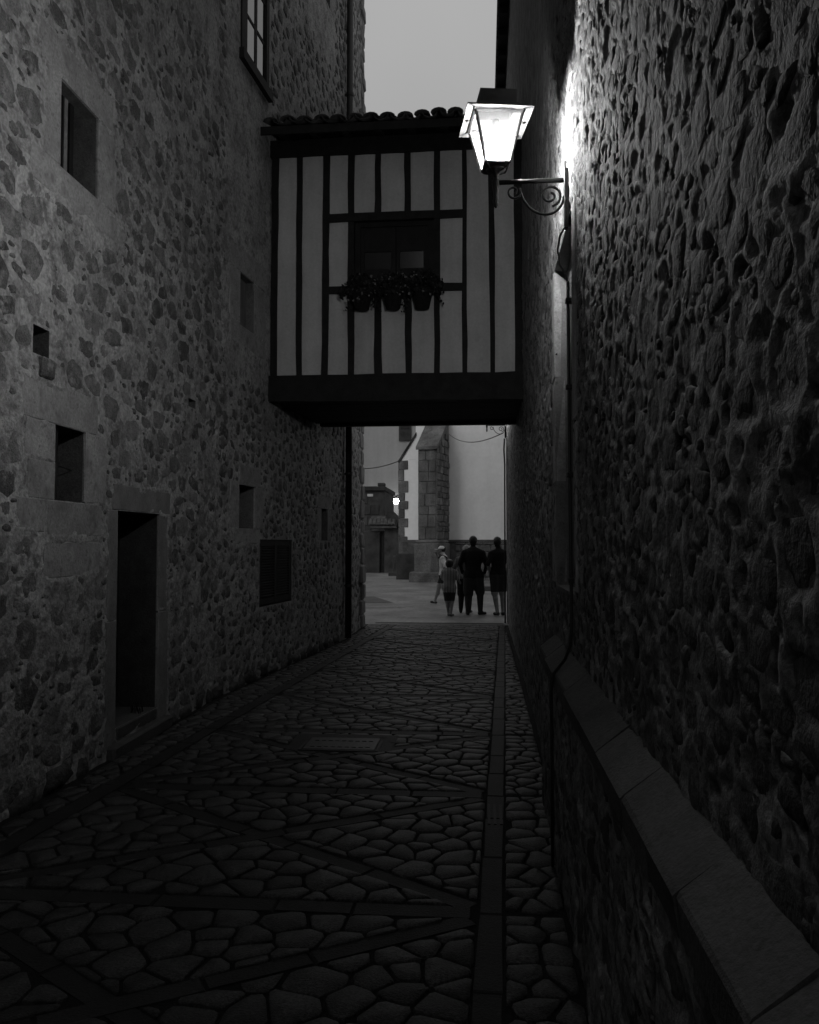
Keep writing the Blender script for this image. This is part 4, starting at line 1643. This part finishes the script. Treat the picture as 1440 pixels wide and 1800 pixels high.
# low dark house at the plaza's left end
DZ = plaza_z(39)
DH = thing("dark_house", (-6.6, 39.5, DZ), "low dark stone house at the left end of the plaza", "house")
MB().box((-9.5, 39, DZ - .3), (-4.72, 43, 4.15)).build("wall", M_DARKHOUSE, DH)
MB().box((-9.6, 38.85, 4.16), (-4.66, 43.2, 4.38), .03).build("wall_top", M_DARKHOUSE, DH)
box_part("chimney_block", (-5.05, 38.9, 4.382), (-4.70, 39.3, 4.55), M_DARKHOUSE, DH, .03)
box_part("pale_window", (-5.55, 38.955, 3.90), (-5.28, 38.998, 4.02), M_PLASTER, DH)  # pale plaster colour stands in for the window's light, nothing glows
for i in range(26):
    zq = DZ + .05 + (i // 4) * .52
    xq = -6.3 + (i % 4) * .40 + ((i // 4) % 2) * .15
    if xq + .3 < -4.74:
        box_part("block", (xq, 38.97 - random.uniform(0, .02), zq), (xq + .36, 39.1, zq + .47), M_DARKHOUSE, DH, .02, .01)

# gateway with a small tiled hood
GZ = plaza_z(36.5)
GW = thing("gateway", (-4.5, 36.6, GZ), "small gateway with a tiled hood beside the dark house", "gateway")
box_part("pier", (-4.42, 36.4, GZ - .2), (-3.78, 36.9, 2.55), M_DARKHOUSE, GW, .03, .02)
box_part("pier", (-5.6, 36.4, GZ - .2), (-4.62, 36.9, 2.2), M_DARKHOUSE, GW, .03, .02)
box_part("gate", (-4.618, 36.55, GZ - .05), (-4.422, 36.62, 2.2), M_TIMBER, GW)
MB().prism([(36.1, 2.32), (36.1, 2.40), (36.65, 2.86), (37.2, 2.40), (37.2, 2.32)], 'x', -5.05, -3.85).build("hood", M_TILE, GW)
MB().prism([(-4.45, 2.5), (-3.80, 2.3), (-3.72, 2.3), (-3.72, 2.75), (-4.0, 3.05), (-4.3, 3.05)], 'y', 36.38, 36.95).build("gable", M_DARKHOUSE, GW)
for i in range(7):
    x = -5.0 + i * .17
    o = bpy.data.objects.new("hood_tile", T_UP)
    COL.objects.link(o)
    o.parent = GW
    o.matrix_parent_inverse = Matrix.Translation(-Vector(GW.location))
    o.location = (x, 36.05, 2.445)
    o.rotation_euler = (R(39), 0, 0)

# low wall between gateway and buttress, step behind the people
LWZ = plaza_z(34)
lw = MB().box((-3.78, 34.2, LWZ - .2), (-2.95, 34.7, 1.12), .04, .02).box((-3.95, 33.9, LWZ - .2), (-3.0, 34.18, LWZ + .16), .02)
tag(lw.build("low_wall", M_DARKHOUSE), "low dark stone wall between the gateway and the buttress", "wall")
st = MB().box((-0.4, 25.6, -.1), (3.0, 26.0, plaza_z(26) + .14), .015)
tag(st.build("stone_step", M_PLAZA_D), "low stone step across the plaza behind the people's legs", "step")

# far lamp on the grey house
FLT = thing("street_lamp", (-4.80, 44.9, 4.0), "small bright lamp glowing on the grey house by the church quoins", "lamp")
MB().tube([(-4.72, 45.99, 4.30), (-4.75, 45.4, 4.34), (-4.80, 44.95, 4.25)], .03, 6).build("arm", M_IRON, FLT)
MB().lathe([(.02, .0), (.20, -.12), (.22, -.16), (.18, -.16)], (-4.80, 44.9, 4.28), 12).build("shade", M_LAMP_METAL, FLT, True)
bm = bmesh.new()
bmesh.ops.create_icosphere(bm, subdivisions=2, radius=.21)
me = bpy.data.meshes.new("bulb")
bm.to_mesh(me)
bm.free()
bo = link("bulb", me, glow("far_lit_bulb", 22), FLT)
bo.matrix_parent_inverse = Matrix.Identity(4)
bo.location = (0, 0, 0.02)


# wires strung across the plaza
def wire(name, a, b, sag, r, label):
    a, b = Vector(a), Vector(b)
    pts = []
    for k in range(17):
        t = k / 16
        p = a.lerp(b, t)
        p.z -= sag * 4 * t * (1 - t)
        pts.append(p)
    tag(MB().tube(pts, r, 5).build(name, M_CABLE), label, "cable")


wire("cable", (-6.1, 40, 5.35), (-2.35, 31.4, 5.25), .22, .022, "thin cable sagging from the dark house to the buttress")
wire("cable", (-1.3, 30.6, 5.75), (.40, 16.6, 3.85), .25, .012, "thin cable from the buttress to the far lantern bracket")

# ================================================================== PEOPLE
M_SKIN = plain("skin", 0.19, 0.6)
M_SKIN_L = plain("light_skin", 0.24, 0.6)
M_HAIR = plain("dark_hair", 0.012, 0.6)
M_WHITEHAIR = plain("grey_hair", 0.30, 0.7)
M_BLACK = plain("black_cloth", 0.015, 0.9, 0.1)
M_DARK = plain("dark_cloth", 0.035, 0.9, 0.1)
M_MID = plain("grey_cloth", 0.12, 0.9, 0.1)
M_LIGHT = plain("pale_cloth", 0.55, 0.9, 0.1)
M_WHITE = plain("white_cloth", 0.75, 0.9, 0.1)
M_SHOE = plain("dark_shoe", 0.02, 0.6)


def striped(name):
    m = bpy.data.materials.new(name)
    m.use_nodes = True
    n = m.node_tree.nodes
    l = m.node_tree.links
    p = n["Principled BSDF"]
    p.inputs["Roughness"].default_value = .9
    g_ = n.new("ShaderNodeNewGeometry")
    s = n.new("ShaderNodeSeparateXYZ")
    l.new(g_.outputs["Position"], s.inputs[0])
    a = n.new("ShaderNodeMath")
    a.operation = 'MULTIPLY'
    a.inputs[1].default_value = 2 * math.pi / .034
    l.new(s.outputs[0], a.inputs[0])
    b = n.new("ShaderNodeMath")
    b.operation = 'SINE'
    l.new(a.outputs[0], b.inputs[0])
    c = n.new("ShaderNodeMapRange")
    for i, q in enumerate((-.3, .5, .05, .32)):
        c.inputs[i + 1].default_value = q
    l.new(b.outputs[0], c.inputs[0])
    d = n.new("ShaderNodeCombineColor")
    for i in range(3):
        l.new(c.outputs[0], d.inputs[i])
    l.new(d.outputs[0], p.inputs["Base Color"])
    return m


M_STRIPE = striped("striped_cloth")


def capsule(bm, a, b, ra, rb, sx=1.0, sy=1.0, seg=12):
    """tapered capsule a->b; sx, sy squash across"""
    a, b = Vector(a), Vector(b)
    d = b - a
    L = max(d.length, 1e-4)
    t = d / L
    ref = Vector((1, 0, 0)) if abs(t.x) < .8 else Vector((0, 1, 0))
    s = (ref - t * ref.dot(t)).normalized()
    u = t.cross(s)
    rings = []
    st_ = [(-1, 0)] + [(-math.cos(R(q)), math.sin(R(q))) for q in (30, 60)] + [(0, 1)]
    prof = [(a + t * (k * ra), ra * max(r, .02)) for k, r in st_]
    prof += [(b + t * (k * rb), rb * max(r, .02)) for k, r in ((0, 1), (math.cos(R(60)), math.sin(R(60))), (math.cos(R(30)), math.sin(R(30))), (1, 0))]
    for c, r in prof:
        rings.append([bm.verts.new(c + s * math.cos(2 * math.pi * k / seg) * r * sx + u * math.sin(2 * math.pi * k / seg) * r * sy) for k in range(seg)])
    for i in range(len(rings) - 1):
        for k in range(seg):
            bm.faces.new((rings[i][k], rings[i][(k + 1) % seg], rings[i + 1][(k + 1) % seg], rings[i + 1][k]))
    bm.faces.new(rings[0][::-1])
    bm.faces.new(rings[-1])


def person(label, pos, face, H, pose, mats, hair=None, extras=None, build=1.0):
    """pose: joints in units of height, x = the figure's right, y = where it faces, z up.
    mats: material per body region"""
    T = thing("person", pos, label, "person")
    J = dict(
        pel=(0, 0, .53), waist=(0, .0, .62), chest=(0, -.005, .75), neck=(0, -.005, .835), head=(0, .012, .925),
        shR=(.100, -.01, .778), elR=(.135, -.02, .63), wrR=(.14, .01, .50),
        shL=(-.100, -.01, .778), elL=(-.135, -.02, .63), wrL=(-.14, .01, .50),
        hipR=(.052, 0, .51), knR=(.06, .012, .285), anR=(.062, -.015, .05),
        hipL=(-.052, 0, .51), knL=(-.06, .012, .285), anL=(-.062, -.015, .05))
    J.update(pose)
    J = {k: Vector(v) * H for k, v in J.items() if k not in ("leg", "hs")}
    h = H
    b_ = build
    bm = bmesh.new()
    lw_ = pose.get("leg", 1.0)
    hs = pose.get("hs", 1.0)
    seg = []

    def cap(reg, a, b, ra, rb, sx=1, sy=1):
        a = J[a] if isinstance(a, str) else Vector(a)
        b = J[b] if isinstance(b, str) else Vector(b)
        capsule(bm, a, b, ra * h, rb * h, sx, sy)
        seg.append((reg, a, b, max(ra, rb) * h))
    cap("bottom", "pel", "waist", .083 * b_, .078 * b_, 1.05, .78)
    cap("top", "waist", "chest", .08 * b_, .095 * b_, 1.05, .74)
    cap("top", "chest", "neck", .088 * b_, .04, 1.05, .75)
    nk = J["neck"] + Vector((0, -.005, -.012)) * h
    for q in ("shL", "shR"):
        cap("top", nk, J[q], .034, .040 * b_)
    cap("skin", "neck", "head", .029, .031)
    hd = J["head"]
    cap("head", hd + Vector((0, .004, -.022)) * (h * hs), hd + Vector((0, -.006, .028)) * (h * hs), .042 * hs, .053 * hs, .95, 1.12)
    cap("head", hd + Vector((0, .030, -.035)) * (h * hs), hd + Vector((0, .026, -.01)) * (h * hs), .022 * hs, .026 * hs)
    cap("head", hd + Vector((0, .055, .0)) * (h * hs), hd + Vector((0, .064, -.014)) * (h * hs), .006, .009)
    for s in (-1, 1):
        cap("head", hd + Vector((s * .048, -.004, -.012)) * (h * hs), hd + Vector((s * .050, -.006, .006)) * (h * hs), .008, .010)
        sd = "R" if s > 0 else "L"
        cap("sleeve", "sh" + sd, "el" + sd, .036 * b_, .028 * b_)
        cap("arm", "el" + sd, "wr" + sd, .026, .019)
        dirv = (J["wr" + sd] - J["el" + sd]).normalized()
        side = Vector((1, 0, 0)) if abs(dirv.x) < .7 else Vector((0, 1, 0))
        side = (side - dirv * side.dot(dirv)).normalized()
        nrm = dirv.cross(side)
        w_ = J["wr" + sd]
        palm = w_ + dirv * .045 * h
        cap("hand", w_, palm, .016, .022, 1, .8)
        for q, (off, ln) in enumerate(((-.017, .036), (-.006, .042), (.006, .040), (.017, .032))):
            p0 = palm + nrm * off * h
            p1 = p0 + dirv * ln * .5 * h + side * .004 * h * s
            p2 = p1 + dirv * ln * .45 * h - side * .012 * h * s
            cap("hand", p0, p1, .0058, .0055)
            cap("hand", p1, p2, .0055, .0048)
        th0 = w_ + dirv * .015 * h - nrm * .014 * h
        cap("hand", th0, th0 + (dirv * .03 - nrm * .022) * h, .0075, .006)
        cap("thigh", "hip" + sd, "kn" + sd, .064 * b_, .048 * lw_)
        cap("shin", "kn" + sd, "an" + sd, .038 * lw_, .024 * lw_)
        mid = J["kn" + sd].lerp(J["an" + sd], .3) + Vector((0, -.010, 0)) * h
        cap("shin", mid, mid + Vector((0, 0, -.05)) * h, .034, .026)
        an = J["an" + sd]
        fd = Vector(pose.get("foot" + sd, (s * .25, 1, 0))).normalized()
        heel = Vector((an.x, an.y, an.z - .026 * h)) - fd * .015 * h
        cap("shoe", heel, heel + fd * .085 * h - Vector((0, 0, .002 * h)), .024, .021, 1, 1)
        cap("shoe", an, heel, .025, .025)
    me = bpy.data.meshes.new("body")
    bm.to_mesh(me)
    bm.free()
    o = link("body", me, None, T)
    md = o.modifiers.new("r", 'REMESH')
    md.mode = 'VOXEL'
    md.voxel_size = .0095 * h
    ms = o.modifiers.new("s", 'SMOOTH')
    ms.iterations = 3
    ms.factor = .5
    dg = bpy.context.evaluated_depsgraph_get()
    me2 = bpy.data.meshes.new_from_object(o.evaluated_get(dg))
    o.modifiers.clear()
    o.data = me2
    me2.name = "body"
    regs = ["top", "bottom", "skin", "head", "sleeve", "arm", "hand", "thigh", "shin", "shoe"]
    me2.materials.clear()
    for r_ in regs:
        me2.materials.append(mats.get(r_, mats["skin"]))
    n = len(me2.polygons)
    cen = np.zeros(n * 3, dtype=np.float32)
    me2.polygons.foreach_get("center", cen)
    cen = cen.reshape(-1, 3)
    best = np.full(n, 1e9)
    idx = np.zeros(n, dtype=np.int32)
    for reg, a, b, r_ in seg:
        a_, b2 = np.array(a), np.array(b)
        d = b2 - a_
        t = np.clip(((cen - a_) @ d) / max(d @ d, 1e-9), 0, 1)
        ds = np.linalg.norm(cen - (a_ + t[:, None] * d), axis=1) / (r_ + .004)
        m_ = ds < best
        best[m_] = ds[m_]
        idx[m_] = regs.index(reg)
    # long shirts and shorts end at clean hems
    top_i, bot_i, th_i, sh_i = (regs.index(q) for q in ("top", "bottom", "thigh", "shin"))
    if "shirt_hem" in mats:
        m_ = (np.isin(idx, (bot_i, th_i))) & (cen[:, 2] > mats["shirt_hem"] * h)
        idx[m_] = top_i
    if "short_hem" in mats:
        m_ = (np.isin(idx, (th_i, sh_i))) & (cen[:, 2] > mats["short_hem"] * h)
        idx[m_] = bot_i
        m_ = (idx == th_i) & (cen[:, 2] <= mats["short_hem"] * h)
        idx[m_] = sh_i
    me2.polygons.foreach_set("material_index", idx)
    me2.polygons.foreach_set("use_smooth", np.ones(n, dtype=bool))
    me2.update()

    def child(name, bmx, m_):
        mm = bpy.data.meshes.new(name)
        bmesh.ops.recalc_face_normals(bmx, faces=bmx.faces[:])
        bmx.to_mesh(mm)
        bmx.free()
        mm.polygons.foreach_set("use_smooth", [True] * len(mm.polygons))
        c = link(name, mm, m_, T)
        kids.append(c)
        return c
    kids = [o]
    if hair is not None:
        hb_ = bmesh.new()
        bmesh.ops.create_icosphere(hb_, subdivisions=3, radius=1)
        for v in hb_.verts:
            k = 1 + .05 * math.sin(v.co.x * 17) * math.sin(v.co.y * 13 + v.co.z * 11)
            c = v.co.copy()
            p = Vector((c.x * .053, c.y * .062 - .010, c.z * .058 + .016)) * k
            if c.y > .25 and c.z < .35:                 # leave the face free
                p.y = .012
            v.co = hd + p * (h * hs)
        child("hair", hb_, hair)
    if extras:
        extras(J, h, child)
    rz = Matrix.Rotation(face, 4, 'Z')
    for c in kids:
        c.matrix_parent_inverse = Matrix.Identity(4)
        c.matrix_local = rz
    return T


# tall man in the middle, seen from behind, legs apart
person("tall person seen from behind in a dark jacket, legs apart", (-0.23, 18.35, plaza_z(18.35)), 0, 1.76,
       dict(shR=(.112, -.01, .775), shL=(-.112, -.01, .775), elR=(.165, -.02, .645), wrR=(.145, .03, .53), elL=(-.165, -.02, .645), wrL=(-.14, .04, .53),
            knR=(.085, .012, .29), anR=(.088, -.01, .05), knL=(-.068, .012, .29), anL=(-.070, -.02, .05), footR=(.9, .5, 0), footL=(-.2, 1, 0), head=(0.0, .015, .925), leg=1.3),
       dict(skin=M_SKIN, top=M_BLACK, bottom=M_BLACK, sleeve=M_BLACK, arm=M_BLACK, thigh=M_DARK, shin=M_DARK, shoe=M_SHOE, shirt_hem=.47), hair=M_HAIR, build=1.22)
# man by the wall corner, in shorts, looking left
person("person in a dark tee and knee-length shorts beside the wall's corner", (0.33, 18.3, plaza_z(18.3)), R(18), 1.74,
       dict(elR=(.15, -.02, .65), wrR=(.12, .08, .55), elL=(-.16, -.05, .66), wrL=(-.10, .06, .56), head=(-.012, .02, .925),
            knR=(.055, .015, .285), anR=(.05, -.02, .05), knL=(-.055, .0, .285), anL=(-.035, -.05, .05), footR=(.1, 1, 0)),
       dict(skin=M_SKIN, top=M_BLACK, bottom=M_DARK, sleeve=M_BLACK, arm=M_SKIN, thigh=M_DARK, shin=M_SKIN, shoe=M_SHOE, shirt_hem=.52, short_hem=.30), hair=M_HAIR, build=1.12)
# child in a striped shirt, back to the camera
person("child in a long vertically striped top seen from behind", (-0.75, 18.05, plaza_z(18.05)), R(-6), 1.24,
       dict(elR=(.155, -.02, .665), wrR=(.17, .10, .60), elL=(-.12, .03, .66), wrL=(-.07, .13, .66), head=(.0, .02, .905),
            knR=(.045, .03, .28), anR=(.03, -.035, .05), knL=(-.045, .01, .28), anL=(-.02, .03, .05), footR=(.5, 1, 0), footL=(-.1, 1, 0), hs=1.32),
       dict(skin=M_SKIN, top=M_STRIPE, bottom=M_DARK, sleeve=M_STRIPE, arm=M_SKIN, thigh=M_DARK, shin=M_SKIN, shoe=M_MID, shirt_hem=.42, short_hem=.27), hair=M_HAIR, build=1.25)


# stooped person with pale hair half hidden behind the tall one
def bag(J, h, child):
    b = bmesh.new()
    bmesh.ops.create_cube(b, size=1)
    for v in b.verts:
        v.co = J["chest"] + Vector((v.co.x * .15, -.12 + v.co.y * .09, -.06 + v.co.z * .22)) * h
    bmesh.ops.bevel(b, geom=b.edges[:], offset=.025, segments=3, affect='EDGES')
    child("backpack", b, M_DARK)


person("person with pale hair half hidden behind the tall one's left side", (-0.42, 18.75, plaza_z(18.75)), R(-12), 1.56,
       dict(elR=(.14, .03, .65), wrR=(.10, .14, .62), elL=(-.165, -.01, .66), wrL=(-.13, .10, .56), head=(.015, .03, .92), leg=1.3),
       dict(skin=M_SKIN, top=M_MID, bottom=M_BLACK, sleeve=M_MID, arm=M_SKIN, thigh=M_BLACK, shin=M_BLACK, shoe=M_SHOE, shirt_hem=.5), hair=M_WHITEHAIR, build=1.15)


# walker with a white cap, going left, hand at the mouth
def cap_and_strap(J, h, child):
    hd = J["head"]
    b = bmesh.new()
    bmesh.ops.create_icosphere(b, subdivisions=3, radius=1)
    for v in b.verts:
        c = v.co.copy()
        v.co = hd + Vector((c.x * .058, c.y * .066 - .004, max(c.z, -.05) * .055 + .022)) * h
    capb = bmesh.ops.create_circle(b, cap_ends=True, segments=16, radius=1)
    for v in capb["verts"]:
        c = v.co.copy()
        v.co = hd + Vector((c.x * .046, c.y * .05 + .075, .020 - abs(c.x) * .006)) * h
    child("cap", b, M_WHITE)
    s = bmesh.new()
    pts = [J["shL"] + Vector((.02, .075, .01)) * h, J["shL"] + Vector((.03, .01, .055)) * h, J["shL"] + Vector((.02, -.07, .02)) * h, J["waist"] + Vector((.02, -.085, .03)) * h, J["waist"] + Vector((.09, .0, .0)) * h]
    for a, c in zip(pts[:-1], pts[1:]):
        capsule(s, a, c, .014 * h, .014 * h)
    child("shoulder_strap", s, M_DARK)


person("person in a white cap and pale shirt walking left, hand raised to mouth", (-1.02, 20.9, plaza_z(20.9)), R(78), 1.50,
       dict(elR=(.13, .05, .70), wrR=(.05, .12, .83), elL=(-.13, -.07, .66), wrL=(-.13, -.02, .53), head=(0, .03, .92),
            knR=(.05, .09, .30), anR=(.05, .16, .055), knL=(-.05, -.02, .29), anL=(-.05, -.13, .08), footR=(0, 1, .1), footL=(0, 1, -.3)),
       dict(skin=M_SKIN, top=M_LIGHT, bottom=M_DARK, sleeve=M_WHITE, arm=M_SKIN, thigh=M_DARK, shin=M_SKIN_L, shoe=M_SHOE, shirt_hem=.50, short_hem=.36), hair=M_HAIR, extras=cap_and_strap, build=1.1)
